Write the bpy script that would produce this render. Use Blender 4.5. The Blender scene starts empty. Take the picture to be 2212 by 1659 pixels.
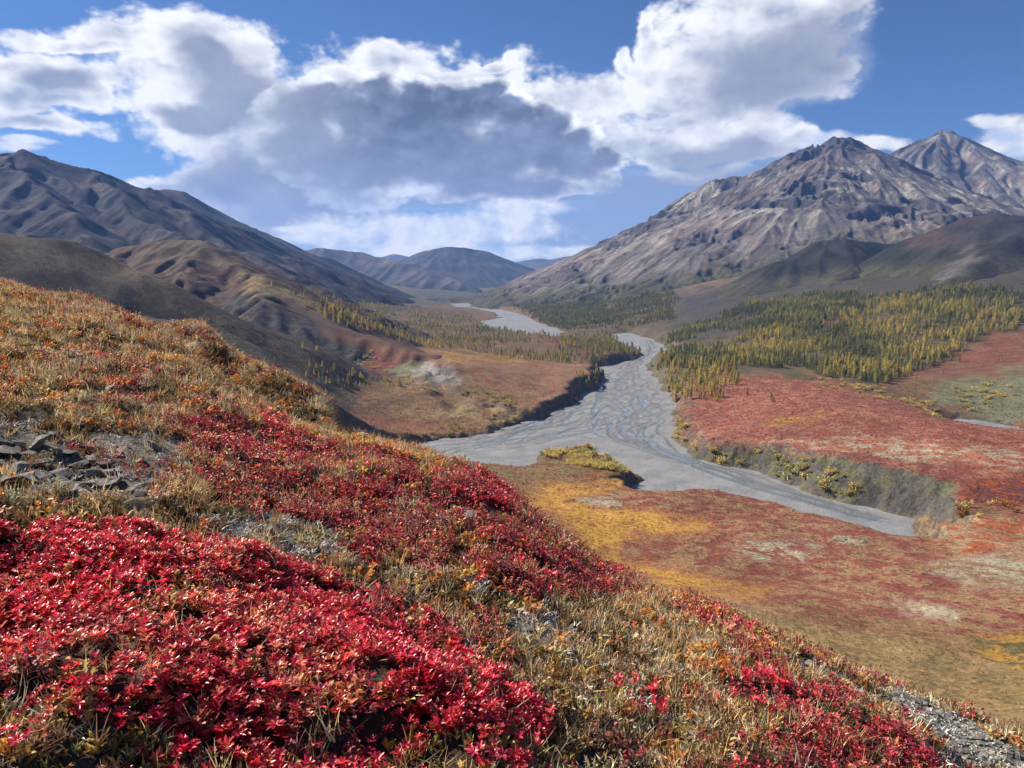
import bpy, math, random, time
import numpy as np
T0 = time.time()
sc = bpy.context.scene
R = math.radians
CAMZ = 120.0
PITCH = R(7.85)
FD = 1661.0            # focal length in pixels of the 2212-wide study frame
# ---------------------------------------------------------------- camera
cam_d = bpy.data.cameras.new('camera'); cam = bpy.data.objects.new('camera', cam_d)
sc.collection.objects.link(cam)
cam.location = (0, 0, CAMZ); cam.rotation_euler = (R(90) - PITCH, 0, 0)
cam_d.sensor_width = 36.0; cam_d.lens = 36.0 * FD / 2212.0
cam_d.clip_start = 0.1; cam_d.clip_end = 60000
sc.camera = cam
# ---------------------------------------------------------------- light
SUN_AZ, SUN_EL = R(-64), R(39)          # azimuth from the view axis (+y), left is negative
sd = np.array([math.sin(SUN_AZ) * math.cos(SUN_EL), math.cos(SUN_AZ) * math.cos(SUN_EL), math.sin(SUN_EL)])
sun_d = bpy.data.lights.new('sun', 'SUN'); sun = bpy.data.objects.new('sun', sun_d)
sc.collection.objects.link(sun)
sun_d.energy = 5.0; sun_d.angle = R(0.5); sun_d.color = (1.0, 0.93, 0.82)
from mathutils import Vector
sun.rotation_euler = Vector(sd).to_track_quat('Z', 'Y').to_euler()
sun.location = (-300, 200, 900)
sc.view_settings.view_transform = 'Standard'; sc.view_settings.look = 'None'
sc.view_settings.gamma = 1.0; sc.view_settings.use_curve_mapping = False
sc.view_settings.exposure = 0.9
sc.cycles.use_denoising = True
sc.cycles.max_bounces = 5; sc.cycles.diffuse_bounces = 2; sc.cycles.glossy_bounces = 2
sc.cycles.transmission_bounces = 3; sc.cycles.transparent_max_bounces = 6; sc.cycles.volume_bounces = 1
sc.cycles.use_adaptive_sampling = True; sc.cycles.adaptive_threshold = 0.015
sc.cycles.caustics_reflective = False; sc.cycles.caustics_refractive = False

# ---------------------------------------------------------------- picture <-> place
def ray(dx, dy):
    a = (np.asarray(dx, float) - 1106.0) / FD; b = (829.5 - np.asarray(dy, float)) / FD
    cp, sp = math.cos(PITCH), math.sin(PITCH)
    return a, cp + b * sp, -sp + b * cp
def W(dx, dy, Y):                       # a point at forward distance Y
    a, yd, zd = ray(dx, dy)
    return (a * Y / yd, Y, CAMZ + zd * Y / yd)
def Gz(dx, dy, z=0.0):                  # where the ray meets height z
    a, yd, zd = ray(dx, dy)
    k = (z - CAMZ) / zd
    return (a * k, yd * k, z)
def proj(x, y, z):
    cp, sp = math.cos(PITCH), math.sin(PITCH)
    zz = np.asarray(z) - CAMZ
    f = y * cp - zz * sp; u = y * sp + zz * cp
    f = np.maximum(f, 1e-3)
    return 1106 + FD * x / f, 829.5 - FD * u / f
def DIR(dx, dy):                        # azimuth and elevation of a direction
    a, yd, zd = ray(dx, dy)
    return math.atan2(a, yd), math.atan2(zd, math.hypot(a, yd))

# ---------------------------------------------------------------- numpy noise
def _hash(ix, iy, seed):
    h = (ix.astype(np.int64) * 374761393 + iy.astype(np.int64) * 668265263 + seed * 974634777) & 0xffffffff
    h = ((h ^ (h >> 13)) * 1274126177) & 0xffffffff
    return (h ^ (h >> 16)) & 0xffffffff
def perlin(x, y, seed=0):
    xi = np.floor(x); yi = np.floor(y); fx = x - xi; fy = y - yi
    u = fx * fx * fx * (fx * (fx * 6 - 15) + 10); v = fy * fy * fy * (fy * (fy * 6 - 15) + 10)
    def g(ix, iy, dx, dy):
        a = _hash(ix, iy, seed) * (2 * math.pi / 4294967296.0)
        return np.cos(a) * dx + np.sin(a) * dy
    n00 = g(xi, yi, fx, fy); n10 = g(xi + 1, yi, fx - 1, fy)
    n01 = g(xi, yi + 1, fx, fy - 1); n11 = g(xi + 1, yi + 1, fx - 1, fy - 1)
    return (n00 * (1 - u) + n10 * u) * (1 - v) + (n01 * (1 - u) + n11 * u) * v
def fbm(x, y, octv=5, seed=0, gain=0.5):
    s = 0; a = 1.0; f = 1.0
    for o in range(octv):
        s = s + a * perlin(x * f + 13.7 * o, y * f - 7.3 * o, seed + o); a *= gain; f *= 2.03
    return s * 1.4
def ridged(x, y, octv=4, seed=0, gain=0.5):
    s = 0; a = 1.0; f = 1.0; t = 0
    for o in range(octv):
        s = s + a * (1 - np.abs(perlin(x * f + 5.1 * o, y * f, seed + o)) * 2); t += a; a *= gain; f *= 2.1
    return s / t
def sstep(a, b, x):
    t = np.clip((x - a) / (b - a), 0, 1); return t * t * (3 - 2 * t)
def inpoly(px, py, poly):
    px = np.asarray(px); py = np.asarray(py)
    r = np.zeros(px.shape, bool); n = len(poly)
    for i in range(n):
        x0, y0 = poly[i]; x1, y1 = poly[(i + 1) % n]
        if y0 == y1: continue
        c = ((y0 > py) != (y1 > py)) & (px < (x1 - x0) * (py - y0) / (y1 - y0) + x0)
        r ^= c
    return r
def sdpoly(px, py, poly):               # signed distance, negative inside
    d2 = np.full(px.shape, 1e18); n = len(poly)
    for i in range(n):
        x0, y0 = poly[i]; x1, y1 = poly[(i + 1) % n]
        ex, ey = x1 - x0, y1 - y0; L = ex * ex + ey * ey + 1e-9
        t = np.clip(((px - x0) * ex + (py - y0) * ey) / L, 0, 1)
        d2 = np.minimum(d2, (px - x0 - t * ex) ** 2 + (py - y0 - t * ey) ** 2)
    d = np.sqrt(d2)
    return np.where(inpoly(px, py, poly), -d, d)
def bilin(grid, fx, fy):                # sample a grid (rows = y)
    h, w = grid.shape
    fx = np.clip(fx, 0, w - 1.001); fy = np.clip(fy, 0, h - 1.001)
    x0 = fx.astype(int); y0 = fy.astype(int); a = fx - x0; b = fy - y0
    return (grid[y0, x0] * (1 - a) + grid[y0, x0 + 1] * a) * (1 - b) + (grid[y0 + 1, x0] * (1 - a) + grid[y0 + 1, x0 + 1] * a) * b

# ---------------------------------------------------------------- meshes and tags
def tag(o, label=None, cat=None, group=None, kind=None):
    if label: o['label'] = label
    if cat: o['category'] = cat
    if group: o['group'] = group
    if kind: o['kind'] = kind
    return o
def mesh_np(name, V, F, mat=None, smooth=True, attrs=None, mats=None, fmat=None):
    V = np.asarray(V, np.float32).reshape(-1, 3)
    F = np.asarray(F, np.int32); k = F.shape[1] if len(F) else 4
    m = bpy.data.meshes.new(name)
    m.vertices.add(len(V)); m.vertices.foreach_set('co', V.ravel())
    m.loops.add(F.size); m.loops.foreach_set('vertex_index', F.ravel())
    m.polygons.add(len(F)); m.polygons.foreach_set('loop_start', np.arange(0, F.size, k, dtype=np.int32))
    if smooth: m.polygons.foreach_set('use_smooth', np.ones(len(F), bool))
    for mm in (mats or ([mat] if mat else [])): m.materials.append(mm)
    if fmat is not None: m.polygons.foreach_set('material_index', np.asarray(fmat, np.int32))
    for an, av in (attrs or {}).items():
        av = np.asarray(av, np.float32)
        if av.ndim == 2:
            if av.shape[1] == 3: av = np.concatenate([av, np.ones((len(av), 1), np.float32)], 1)
            a = m.attributes.new(an, 'FLOAT_COLOR', 'POINT'); a.data.foreach_set('color', av.ravel())
        else:
            a = m.attributes.new(an, 'FLOAT', 'POINT'); a.data.foreach_set('value', av)
    m.update(calc_edges=True)
    return m
def link(name, me, parent=None):
    o = bpy.data.objects.new(name, me); sc.collection.objects.link(o)
    if parent is not None: o.parent = parent
    return o
def gridfaces(ny, nx, keep=None):
    i = np.arange((ny - 1) * nx).reshape(ny - 1, nx)[:, :-1].ravel()
    F = np.stack([i, i + 1, i + nx + 1, i + nx], 1)
    if keep is not None:
        k = keep.ravel()
        F = F[k[F].any(1)]
    return F
def compact(V, F, attrs):
    used = np.unique(F); mp = np.full(len(V), -1); mp[used] = np.arange(len(used))
    return V[used], mp[F], {k: v[used] for k, v in attrs.items()}

# ---------------------------------------------------------------- node helper
class NT:
    def __init__(s, tree): s.t = tree; s.n = tree.nodes; s.l = tree.links
    def new(s, typ, ins=None, **props):
        nd = s.n.new(typ)
        for k, v in props.items(): setattr(nd, k, v)
        for k, v in (ins or {}).items(): s.put(nd.inputs[k], v)
        return nd
    def put(s, sock, v):
        if isinstance(v, bpy.types.NodeSocket): s.l.new(v, sock)
        else: sock.default_value = v
    def math(s, op, a, b=0.0, c=0.0, clamp=False):
        nd = s.n.new('ShaderNodeMath'); nd.operation = op; nd.use_clamp = clamp
        s.put(nd.inputs[0], a); s.put(nd.inputs[1], b); s.put(nd.inputs[2], c); return nd.outputs[0]
    def vmath(s, op, a, b=None, out=0):
        nd = s.n.new('ShaderNodeVectorMath'); nd.operation = op; s.put(nd.inputs[0], a)
        if b is not None: s.put(nd.inputs['Scale' if op == 'SCALE' else 1], b)
        return nd.outputs[out]
    def noise(s, vec, scale, detail=5, rough=0.55, dist=0.0, out='Fac'):
        nd = s.n.new('ShaderNodeTexNoise'); s.put(nd.inputs['Vector'], vec)
        s.put(nd.inputs['Scale'], scale); nd.inputs['Detail'].default_value = detail
        nd.inputs['Roughness'].default_value = rough; nd.inputs['Distortion'].default_value = dist
        return nd.outputs[out]
    def mapr(s, v, a, b, c=0.0, d=1.0, kind='SMOOTHSTEP'):
        nd = s.n.new('ShaderNodeMapRange'); nd.interpolation_type = kind
        for k, x in zip((0, 1, 2, 3, 4), (v, a, b, c, d)): s.put(nd.inputs[k], x)
        return nd.outputs[0]
    def mix(s, fac, a, b, blend='MIX'):
        nd = s.n.new('ShaderNodeMix'); nd.data_type = 'RGBA'; nd.blend_type = blend; nd.clamp_factor = True
        s.put(nd.inputs[0], fac)
        for k, x in ((6, a), (7, b)):
            if isinstance(x, tuple) and len(x) == 3: x = x + (1,)
            s.put(nd.inputs[k], x)
        return nd.outputs[2]
    def bright(s, col, fac):
        nd = s.n.new('ShaderNodeVectorMath'); nd.operation = 'SCALE'
        s.put(nd.inputs[0], col); s.put(nd.inputs['Scale'], fac); return nd.outputs[0]
def newmat(name):
    m = bpy.data.materials.new(name); m.use_nodes = True
    t = NT(m.node_tree); b = m.node_tree.nodes['Principled BSDF']
    return m, t, b
# ---------------------------------------------------------------- sky: blue air and cumulus, laid out by direction (azimuth, elevation)
sc.cycles.adaptive_min_samples = 12
world = bpy.data.worlds.new('World'); sc.world = world; world.use_nodes = True
wt = NT(world.node_tree)
for n in list(wt.n): wt.n.remove(n)
WHITE_BLOBS = [  # study-frame centre, radii
 (390,90,140,52),(480,110,110,56),(540,140,60,60),(200,92,130,15),(290,80,110,24),(430,165,150,55),(520,195,120,70),(345,155,110,14),(390,225,140,45),(470,270,150,60),(560,310,150,90),(600,390,160,80),(680,440,150,60),
 (95,165,85,44),(170,158,80,20),(140,215,110,22),(40,200,70,30),(70,265,115,20),(20,130,60,26),(205,205,36,34),
 (720,160,80,58),(770,195,80,60),(860,125,110,38),(830,190,140,60),(950,145,140,28),(1040,185,150,60),(1180,225,170,60),(1270,290,140,80),(1330,200,80,46),(1060,118,60,10),
 (350,388,70,24),(430,385,60,36),(480,430,70,40),(540,470,70,36),
 (1640,20,170,90),(1580,110,110,90),(1720,110,120,90),(1660,190,150,52),(1780,140,70,46),(1408,55,20,42),(1418,95,34,36),(1355,120,26,24),(1400,140,60,34),(1470,190,110,64),(1480,250,120,50),
 (1560,300,140,46),(1440,310,130,60),(1500,375,130,18),(1640,330,70,30),(1710,308,46,20),]
SMALL_BLOBS = [(45,306,60,9),(10,318,60,14),(1770,310,80,20),(1890,314,80,18),(2140,322,80,22),(2210,290,70,46),(2150,248,46,15),
 (720,505,110,42),(640,494,50,9),(850,500,190,40),(1030,492,210,44),(900,535,260,22),(1140,452,150,22),(1180,545,260,22),(780,535,100,16),(1430,530,120,14)]
DARK_BLOBS = [(700,182,44,28),(820,188,50,34),(905,192,44,32),(965,196,40,34),(1062,186,44,38),(1100,232,48,40),(1190,258,48,40),(1245,302,48,40),(1292,338,30,28),(660,225,90,60),(760,240,130,72),(880,265,190,92),(1010,250,110,84),(1040,215,52,44),(1130,310,150,74),(1245,345,66,46),(980,350,270,88),(1090,400,200,36),(780,360,170,80),(660,300,90,60),(1120,250,36,30)]
GREY_BLOBS = [(1700,150,130,80),(1640,200,130,40),(1760,90,90,70),(430,240,80,26),(520,190,80,60),(610,420,180,80),(1480,430,280,60),(1380,500,280,80),(1550,335,140,36),(940,452,240,14),(130,172,46,24),(1130,435,210,22),(740,455,140,22),(450,130,60,30)]
def blob_group(name, blobs):
    g = bpy.data.node_groups.new(name, 'ShaderNodeTree')
    g.interface.new_socket('P', in_out='INPUT', socket_type='NodeSocketVector')
    g.interface.new_socket('D', in_out='OUTPUT', socket_type='NodeSocketFloat')
    t = NT(g); gi = g.nodes.new('NodeGroupInput'); go = g.nodes.new('NodeGroupOutput')
    acc = None; src = gi.outputs[0]
    for i, (cx, cy, rx, ry) in enumerate(blobs):
        if i and i % 10 == 0:    # a negligible dependence that keeps few values alive at once
            src = t.vmath('ADD', gi.outputs[0], t.math('MULTIPLY', acc, 1e-7))
        az, el = DIR(cx, cy); k = FD
        nd = t.n.new('ShaderNodeVectorMath'); nd.operation = 'MULTIPLY_ADD'
        t.put(nd.inputs[0], src); nd.inputs[1].default_value = (k / rx, k / ry, 0); nd.inputs[2].default_value = (-az * k / rx, -el * k / ry, 0)
        v = t.vmath('LENGTH', nd.outputs[0], out=1)
        acc = v if acc is None else t.math('SMOOTH_MIN', acc, v, 0.25)
    t.put(go.inputs[0], t.math('SUBTRACT', 1.0, acc))
    return g
gS = blob_group('small_clouds', SMALL_BLOBS)
gW, gD, gG = blob_group('white_clouds', WHITE_BLOBS), blob_group('dark_clouds', DARK_BLOBS), blob_group('grey_clouds', GREY_BLOBS)
tc = wt.new('ShaderNodeTexCoord').outputs['Generated']
nrm = wt.vmath('NORMALIZE', tc)
sx = wt.new('ShaderNodeSeparateXYZ', {0: nrm})
az = wt.math('ARCTAN2', sx.outputs[0], sx.outputs[1]); el = wt.math('ARCSINE', sx.outputs[2])
P0 = wt.new('ShaderNodeCombineXYZ', {0: az, 1: el}).outputs[0]
PN = wt.vmath('MULTIPLY', P0, (1.0, 1.5, 1.0))
w1 = wt.vmath('SUBTRACT', wt.noise(PN, 8.0, 4, .55, out='Color'), (.5, .5, .5))
def puffs(Pn, det):
    n = wt.math('SUBTRACT', wt.noise(Pn, 12.0, det, .60), .5)
    vo = wt.new('ShaderNodeTexVoronoi', {'Vector': wt.vmath('ADD', Pn, wt.vmath('SCALE', w1, .06)), 'Scale': 24.0, 'Detail': 2.0, 'Roughness': .6, 'Lacunarity': 2.3}, feature='F1', normalize=True)
    return wt.math('ADD', n, wt.math('MULTIPLY', wt.math('SUBTRACT', .42, vo.outputs['Distance']), .62))
nn = puffs(PN, 9)
nn1 = puffs(wt.vmath('ADD', PN, (-.012, .016, 0)), 3)
Pw = wt.vmath('ADD', P0, wt.vmath('SCALE', w1, .085))
def grp(g, P):
    nd = wt.new('ShaderNodeGroup'); nd.node_tree = g; wt.put(nd.inputs[0], P); return nd.outputs[0]
bW, bD, bG = grp(gW, Pw), grp(gD, Pw), grp(gG, Pw)
bS = grp(gS, wt.vmath('ADD', P0, wt.vmath('SCALE', w1, .03)))
fW = wt.math('ADD', bW, wt.math('MULTIPLY', nn, 2.0))
emb = wt.math('SUBTRACT', nn, nn1)
embL = wt.math('SUBTRACT', wt.noise(PN, 7.0, 4, .55), wt.noise(wt.vmath('ADD', PN, (-.030, .034, 0)), 7.0, 3, .55))
emb = wt.math('ADD', emb, wt.math('MULTIPLY', embL, 1.3))
fD = wt.math('ADD', wt.math('MULTIPLY', bD, 1.7), wt.math('MULTIPLY', nn, 1.45))
aW = wt.mapr(fW, -.12, .42)
thick = wt.mapr(wt.math('ADD', fW, wt.math('MULTIPLY', bW, .6)), .25, 1.7)
shade = wt.math('ADD', wt.math('MULTIPLY', thick, .62), wt.math('MULTIPLY', emb, -1.9), clamp=True)
cW = wt.mix(shade, (.58, .58, .58), (.235, .265, .325))
fS = wt.math('ADD', bS, wt.math('MULTIPLY', nn, 1.5))
aS = wt.mapr(fS, .05, .62)
aS = wt.math('MULTIPLY', aS, .92)
cS = wt.mix(wt.math('ADD', .38, wt.math('MULTIPLY', emb, -3.0), clamp=True), (.62, .60, .55), (.34, .39, .48))
aG = wt.mapr(wt.math('ADD', bG, wt.math('MULTIPLY', nn, .8)), -.35, .45)
cW = wt.mix(wt.math('MULTIPLY', aG, .84), cW, (.15, .172, .23))
aW = wt.math('MAXIMUM', aW, wt.math('MULTIPLY', aG, .60))
aD = wt.mapr(fD, -.20, .12)
dk = wt.mapr(wt.math('ADD', wt.math('MULTIPLY', bD, 1.0), wt.math('ADD', wt.math('MULTIPLY', nn, .65), wt.math('MULTIPLY', emb, -.75))), -.12, .56)
dcol = wt.mix(dk, (.54, .55, .57), (.090, .106, .150))
big = wt.noise(PN, 5.0, 5, .6)
dcol = wt.bright(dcol, wt.mapr(wt.math('ADD', big, wt.math('MULTIPLY', emb, 1.5)), .15, .85, .66, 1.55, 'LINEAR'))
dcol = wt.mix(wt.mapr(az, DIR(540, 300)[0], DIR(880, 300)[0], .62, 0.0), dcol, (.27, .29, .335))
dcol = wt.mix(wt.mapr(el, .08, .22, .60, 0), dcol, (.19, .215, .28))
sky = wt.new('ShaderNodeTexSky', sky_type='NISHITA', sun_disc=False)
sky.sun_elevation = SUN_EL; sky.sun_rotation = SUN_AZ; sky.altitude = 900; sky.air_density = 1.0; sky.dust_density = 0.05; sky.ozone_density = 3.0
blue = wt.bright(wt.mix(1.0, sky.outputs[0], (.66, .88, 1.22), 'MULTIPLY'), 0.039)
lowhaze = wt.mapr(el, -.02, .10, .5, 0.0)
blue = wt.mix(lowhaze, blue, (.22, .32, .52))
col = wt.mix(aW, blue, cW)
col = wt.mix(aD, col, dcol)
col = wt.mix(aS, col, cS)
# ordinary broken cumulus everywhere else in the sky
gen = wt.math('SUBTRACT', wt.noise(wt.vmath('MULTIPLY', nrm, (1, 1, 1.8)), 3.2, 6, .58), .53)
gcol = wt.mix(wt.mapr(gen, .02, .16), blue, wt.mix(wt.mapr(gen, .05, .30), (.60, .60, .61), (.29, .325, .40)))
bg1 = wt.new('ShaderNodeBackground', {'Color': col, 'Strength': 1.0})
bg2 = wt.new('ShaderNodeBackground', {'Color': gcol, 'Strength': 1.0})
reg = wt.math('MAXIMUM', wt.mapr(wt.math('ABSOLUTE', az), .66, .80), wt.mapr(el, .36, .48))
reg = wt.math('MAXIMUM', reg, wt.mapr(el, -.09, -.05, 1.0, 0.0))
mx = wt.new('ShaderNodeMixShader', {0: reg, 1: bg1.outputs[0], 2: bg2.outputs[0]})
wo = wt.new('ShaderNodeOutputWorld', {'Surface': mx.outputs[0]})
world.cycles.sampling_method = 'MANUAL'; world.cycles.sample_map_resolution = 512
# ================================================================ MATERIALS FOR LAND
def land_material(name, patch_scale, fine_scale, bump_scale, bump_dist, patch_soft=0.06, rough=0.95, bumpstr=0.7, grain=.45):
    m, t, b = newmat(name)
    pos = t.new('ShaderNodeNewGeometry').outputs['Position']
    A = t.new('ShaderNodeAttribute', attribute_name='colA'); B = t.new('ShaderNodeAttribute', attribute_name='colB')
    n1 = t.noise(pos, patch_scale, 8, 0.66, 0.4)
    th = t.math('SUBTRACT', 0.70, t.math('MULTIPLY', A.outputs['Alpha'], 0.40))
    fac = t.mapr(n1, t.math('SUBTRACT', th, patch_soft), t.math('ADD', th, patch_soft))
    col = t.mix(fac, A.outputs['Color'], B.outputs['Color'])
    n2 = t.noise(pos, fine_scale, 6, 0.75)
    col = t.bright(col, t.mapr(n2, 0.30, 0.70, 1 - grain, 1 + grain, 'LINEAR'))
    n4 = t.noise(pos, patch_scale * 0.2, 4, 0.6)
    col = t.bright(col, t.mapr(n4, 0.3, 0.7, 0.80, 1.20, 'LINEAR'))
    t.put(b.inputs['Base Color'], col); b.inputs['Roughness'].default_value = rough
    b.inputs['Specular IOR Level'].default_value = 0.12
    n3 = t.noise(pos, bump_scale, 6, 0.65)
    bp = t.new('ShaderNodeBump', {'Height': n3, 'Distance': bump_dist, 'Strength': bumpstr})
    t.put(b.inputs['Normal'], bp.outputs[0])
    return m
M_tundra = land_material('tundra', 0.12, 0.6, 0.5, 1.2, .05, grain=.6)
M_mtn = land_material('mountain rock and scree', 0.02, 0.11, 0.12, 5.0, 0.10, bumpstr=.5)
M_far = land_material('far hill rock', 0.006, 0.02, 0.012, 14.0, 0.12, bumpstr=0.5)

# ================================================================ VALLEY FLOOR
CP = [  # study-frame x, y, forward distance
 (1500,940,525),(1620,960,480),(1800,985,430),(2050,1040,375),(2212,1080,350),(1480,890,640),(1440,850,720),(1700,900,560),
 (1900,900,540),(2050,930,490),(2212,960,440),(1600,830,720),(1800,850,650),(1480,800,840),(1400,790,900),(2130,905,590),
 (2212,850,700),(2000,800,850),(2212,800,800),(2212,740,950),(2000,740,1000),(1800,760,980),(1600,760,1050),(1500,740,1200),
 (1700,700,1200),(1900,680,1200),(2080,640,1250),(2212,650,1150),(1900,645,1400),(1700,660,1500),(1560,690,1500),(1450,720,1500),
 (1420,740,1300),(1350,660,2300),(1200,665,2600),(1300,690,2000),(1150,655,3200),(1500,650,2000),(1300,640,2900),
 (1100,645,3600),(950,640,4200),(1050,632,5000),(1000,625,6000),
 (900,660,2800),(800,680,2000),(700,660,1900),(1000,710,1650),(850,710,1450),(1100,740,1300),(1250,750,1200),(950,745,1150),(1320,770,1080),
 (760,700,1400),(650,652,1500),(600,625,1700),
 (1280,830,800),(1150,800,870),(1000,775,900),(1100,850,730),(960,797,770),(1030,830,740),(1180,880,690),
 (780,812,740),(850,825,730),
 (900,850,690),(800,860,660),(1000,900,630),(850,930,560),(720,880,600),(1130,890,660),(700,830,640),
 (450,712,500),(600,780,540),(500,740,470),(650,834,545),(705,880,545),
 (1000,990,415),(1240,1012,390),(1270,990,497),(1200,978,512),(1330,1010,470),(1150,1050,350),(1400,1040,370),(1540,1036,375),(1740,1094,325),(1940,1130,300),(2212,1130,300),
 (1300,1230,231),(1500,1250,215),(1800,1250,225),(2100,1250,215),(2200,1400,158),(1800,1400,146),(2212,1550,112),(1500,1320,161)]
CW = [W(*c) for c in CP] + [
 (-100,300,68),(-200,350,84),(-60,200,74),(-150,150,100),(-40,100,84),(0,60,92),(60,60,78),(0,150,58),(0,250,36),(-80,400,42),
 (60,300,27),(100,100,60),(-300,300,100),(-380,480,92),(200,60,62),(-200,60,140),(-600,400,112),(-900,700,110),(500,200,40),(700,350,34),(1000,500,42),(1500,900,90),(900,250,48),(420,60,58),(750,50,60),(1400,300,60),
 (-900,1200,110),(-500,1700,75),(-1300,1700,140),(-440,640,72),(-300,860,42),(-420,950,60),(-640,950,80),(-700,1300,95),(-470,1400,66),(-250,1150,34),(-700,500,100),(900,800,52),(1100,1100,120),(1500,1700,200),(700,2300,120),(-2500,4000,200),
 (2500,4000,350),(-700,5000,60),(600,6500,60),(-600,7500,60),(0,9000,80),(3000,9000,200),(-3000,9000,200)]
CW = np.array(CW)
def tps_fit(P, reg=3e-4):
    n = len(P); xy = P[:, :2] / 1000.0
    d2 = ((xy[:, None] - xy[None]) ** 2).sum(-1); K = 0.5 * d2 * np.log(d2 + 1e-12)
    K += np.eye(n) * reg * 0.1
    Q = np.concatenate([np.ones((n, 1)), xy], 1)
    A = np.block([[K, Q], [Q.T, np.zeros((3, 3))]])
    return xy, np.linalg.solve(A, np.concatenate([P[:, 2], np.zeros(3)]))
TX, TWt = tps_fit(CW)
def tps(x, y):
    s = x.shape; x = x.ravel() / 1000.0; y = y.ravel() / 1000.0
    o = TWt[-3] + TWt[-2] * x + TWt[-1] * y
    for i in range(len(TX)):
        d2 = (x - TX[i, 0]) ** 2 + (y - TX[i, 1]) ** 2
        o += TWt[i] * 0.5 * d2 * np.log(d2 + 1e-12)
    return o.reshape(s)
def wl(pts, z): return [Gz(a, b, z)[:2] for a, b in pts]
RIV1 = wl([(700,1010),(860,968),(940,953),(1000,946),(1090,930),(1170,905),(1240,872),(1295,838),(1315,812),(1292,794),(1390,775),(1400,766),(1338,740),(1330,723),(1352,719),(1400,732),(1440,756),
           (1392,783),(1388,800),(1415,820),(1432,850),(1447,890),(1440,930),(1455,965),(1500,990),(1600,1017),(1700,1047),(1800,1083),(1890,1110),(1938,1126)], 0) \
     + wl([(1990,1150),(1940,1142),(1740,1101),(1600,1056),(1540,1045),(1400,1050)], 22) + wl([(1392,1034),(1345,994),(1290,962),(1190,964),(1158,985)], 1.0) + wl([(1100,992),(950,992),(700,1040)], 22)
RIV2 = wl([(930,656),(1000,655),(1090,654),(1120,658),(1060,665),(1100,672),(1140,684),(1165,700),(1215,716),(1195,728),(1110,718),(1050,708),(1045,694),(1085,686),(1060,676),(990,667)], 0)
RIV3 = wl([(2070,903),(2110,905),(2160,914),(2230,928),(2230,938),(2150,925),(2090,914)], 10)
NEAREDGE = wl([(1990,1150),(1940,1142),(1740,1101),(1600,1056),(1540,1045),(1400,1050)], 22)
def river_sd(x, y):
    wob = fbm(x * 0.02, y * 0.02, 4, 31) * 7
    return np.minimum(np.minimum(sdpoly(x, y, RIV1) + wob, sdpoly(x, y, RIV2) + wob * 2), sdpoly(x, y, RIV3) + wob * 0.3 + 3)
SCARP = wl([(860,756),(925,808),(985,852),(1030,868),(1110,872),(1200,884),(1300,850),(1330,800),(1200,740),(950,720)], 14)
def valley_z(x, y, sdv=None):
    T = tps(x, y)
    if sdv is None: sdv = river_sd(x, y)
    sd2 = sdpoly(x, y, SCARP) + fbm(x * .03, y * .03, 3, 91) * 8
    T = T + 6.0 * sstep(2, -14, sd2) * sstep(1050, 850, y) + (ridged(x * .06, y * .06, 3, 92) - .5) * 4 * sstep(10, 0, np.abs(sd2 + 6)) - 3.5 * sstep(14, 0, np.abs(sd2 - 12)) * (y < 950)
    T = T + fbm(x * 0.006, y * 0.006, 3, 5) * np.clip(y / 900, .3, 3) * 3.0 + fbm(x * .03, y * .03, 4, 9) * 1.2
    bw = 16 + 10 * perlin(x * .012, y * .012, 77) + np.clip((x - 60) / 120, 0, 1) * 12
    T = T - 10 * sstep(60, 15, y)
    T = np.maximum(T, 1.5 + 0.02 * np.maximum(sdv, 0))
    dn = np.full(x.shape, 1e9)
    for i in range(len(NEAREDGE) - 1):
        (x0, y0), (x1, y1) = NEAREDGE[i], NEAREDGE[i + 1]; ex, ey = x1 - x0, y1 - y0
        t_ = np.clip(((x - x0) * ex + (y - y0) * ey) / (ex * ex + ey * ey), 0, 1); dn = np.minimum(dn, np.hypot(x - x0 - t_ * ex, y - y0 - t_ * ey))
    bw = np.where(dn < sdv + 8, 9.0, bw)
    k = sstep(0, 1, np.clip(sdv / bw, 0, 1))
    sc_ = (ridged(x * .05, y * .05, 4, 41) - .5) * 8.5 * np.clip(4 * k * (1 - k), 0, 1) + (ridged(x * .16, y * .16, 3, 43) - .5) * 3.0 * np.clip(4 * k * (1 - k), 0, 1)
    return np.where(sdv < 0, -2.5, -2.5 + (T + 2.5) * k) + sc_ * (sdv > 0)
nu, ny_ = 600, 770
uu = np.linspace(-1.0, 1.0, nu); yy = np.concatenate([12 * (250 / 12.0) ** np.linspace(0, 1, 140, endpoint=False), 250 * 4.0 ** np.linspace(0, 1, 440, endpoint=False), 1000 * 9.5 ** np.linspace(0, 1, 190)])
U, VY = np.meshgrid(uu, yy); VX = U * (VY + 40)
VSD = river_sd(VX, VY)
VZ = valley_z(VX, VY, VSD)

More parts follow.
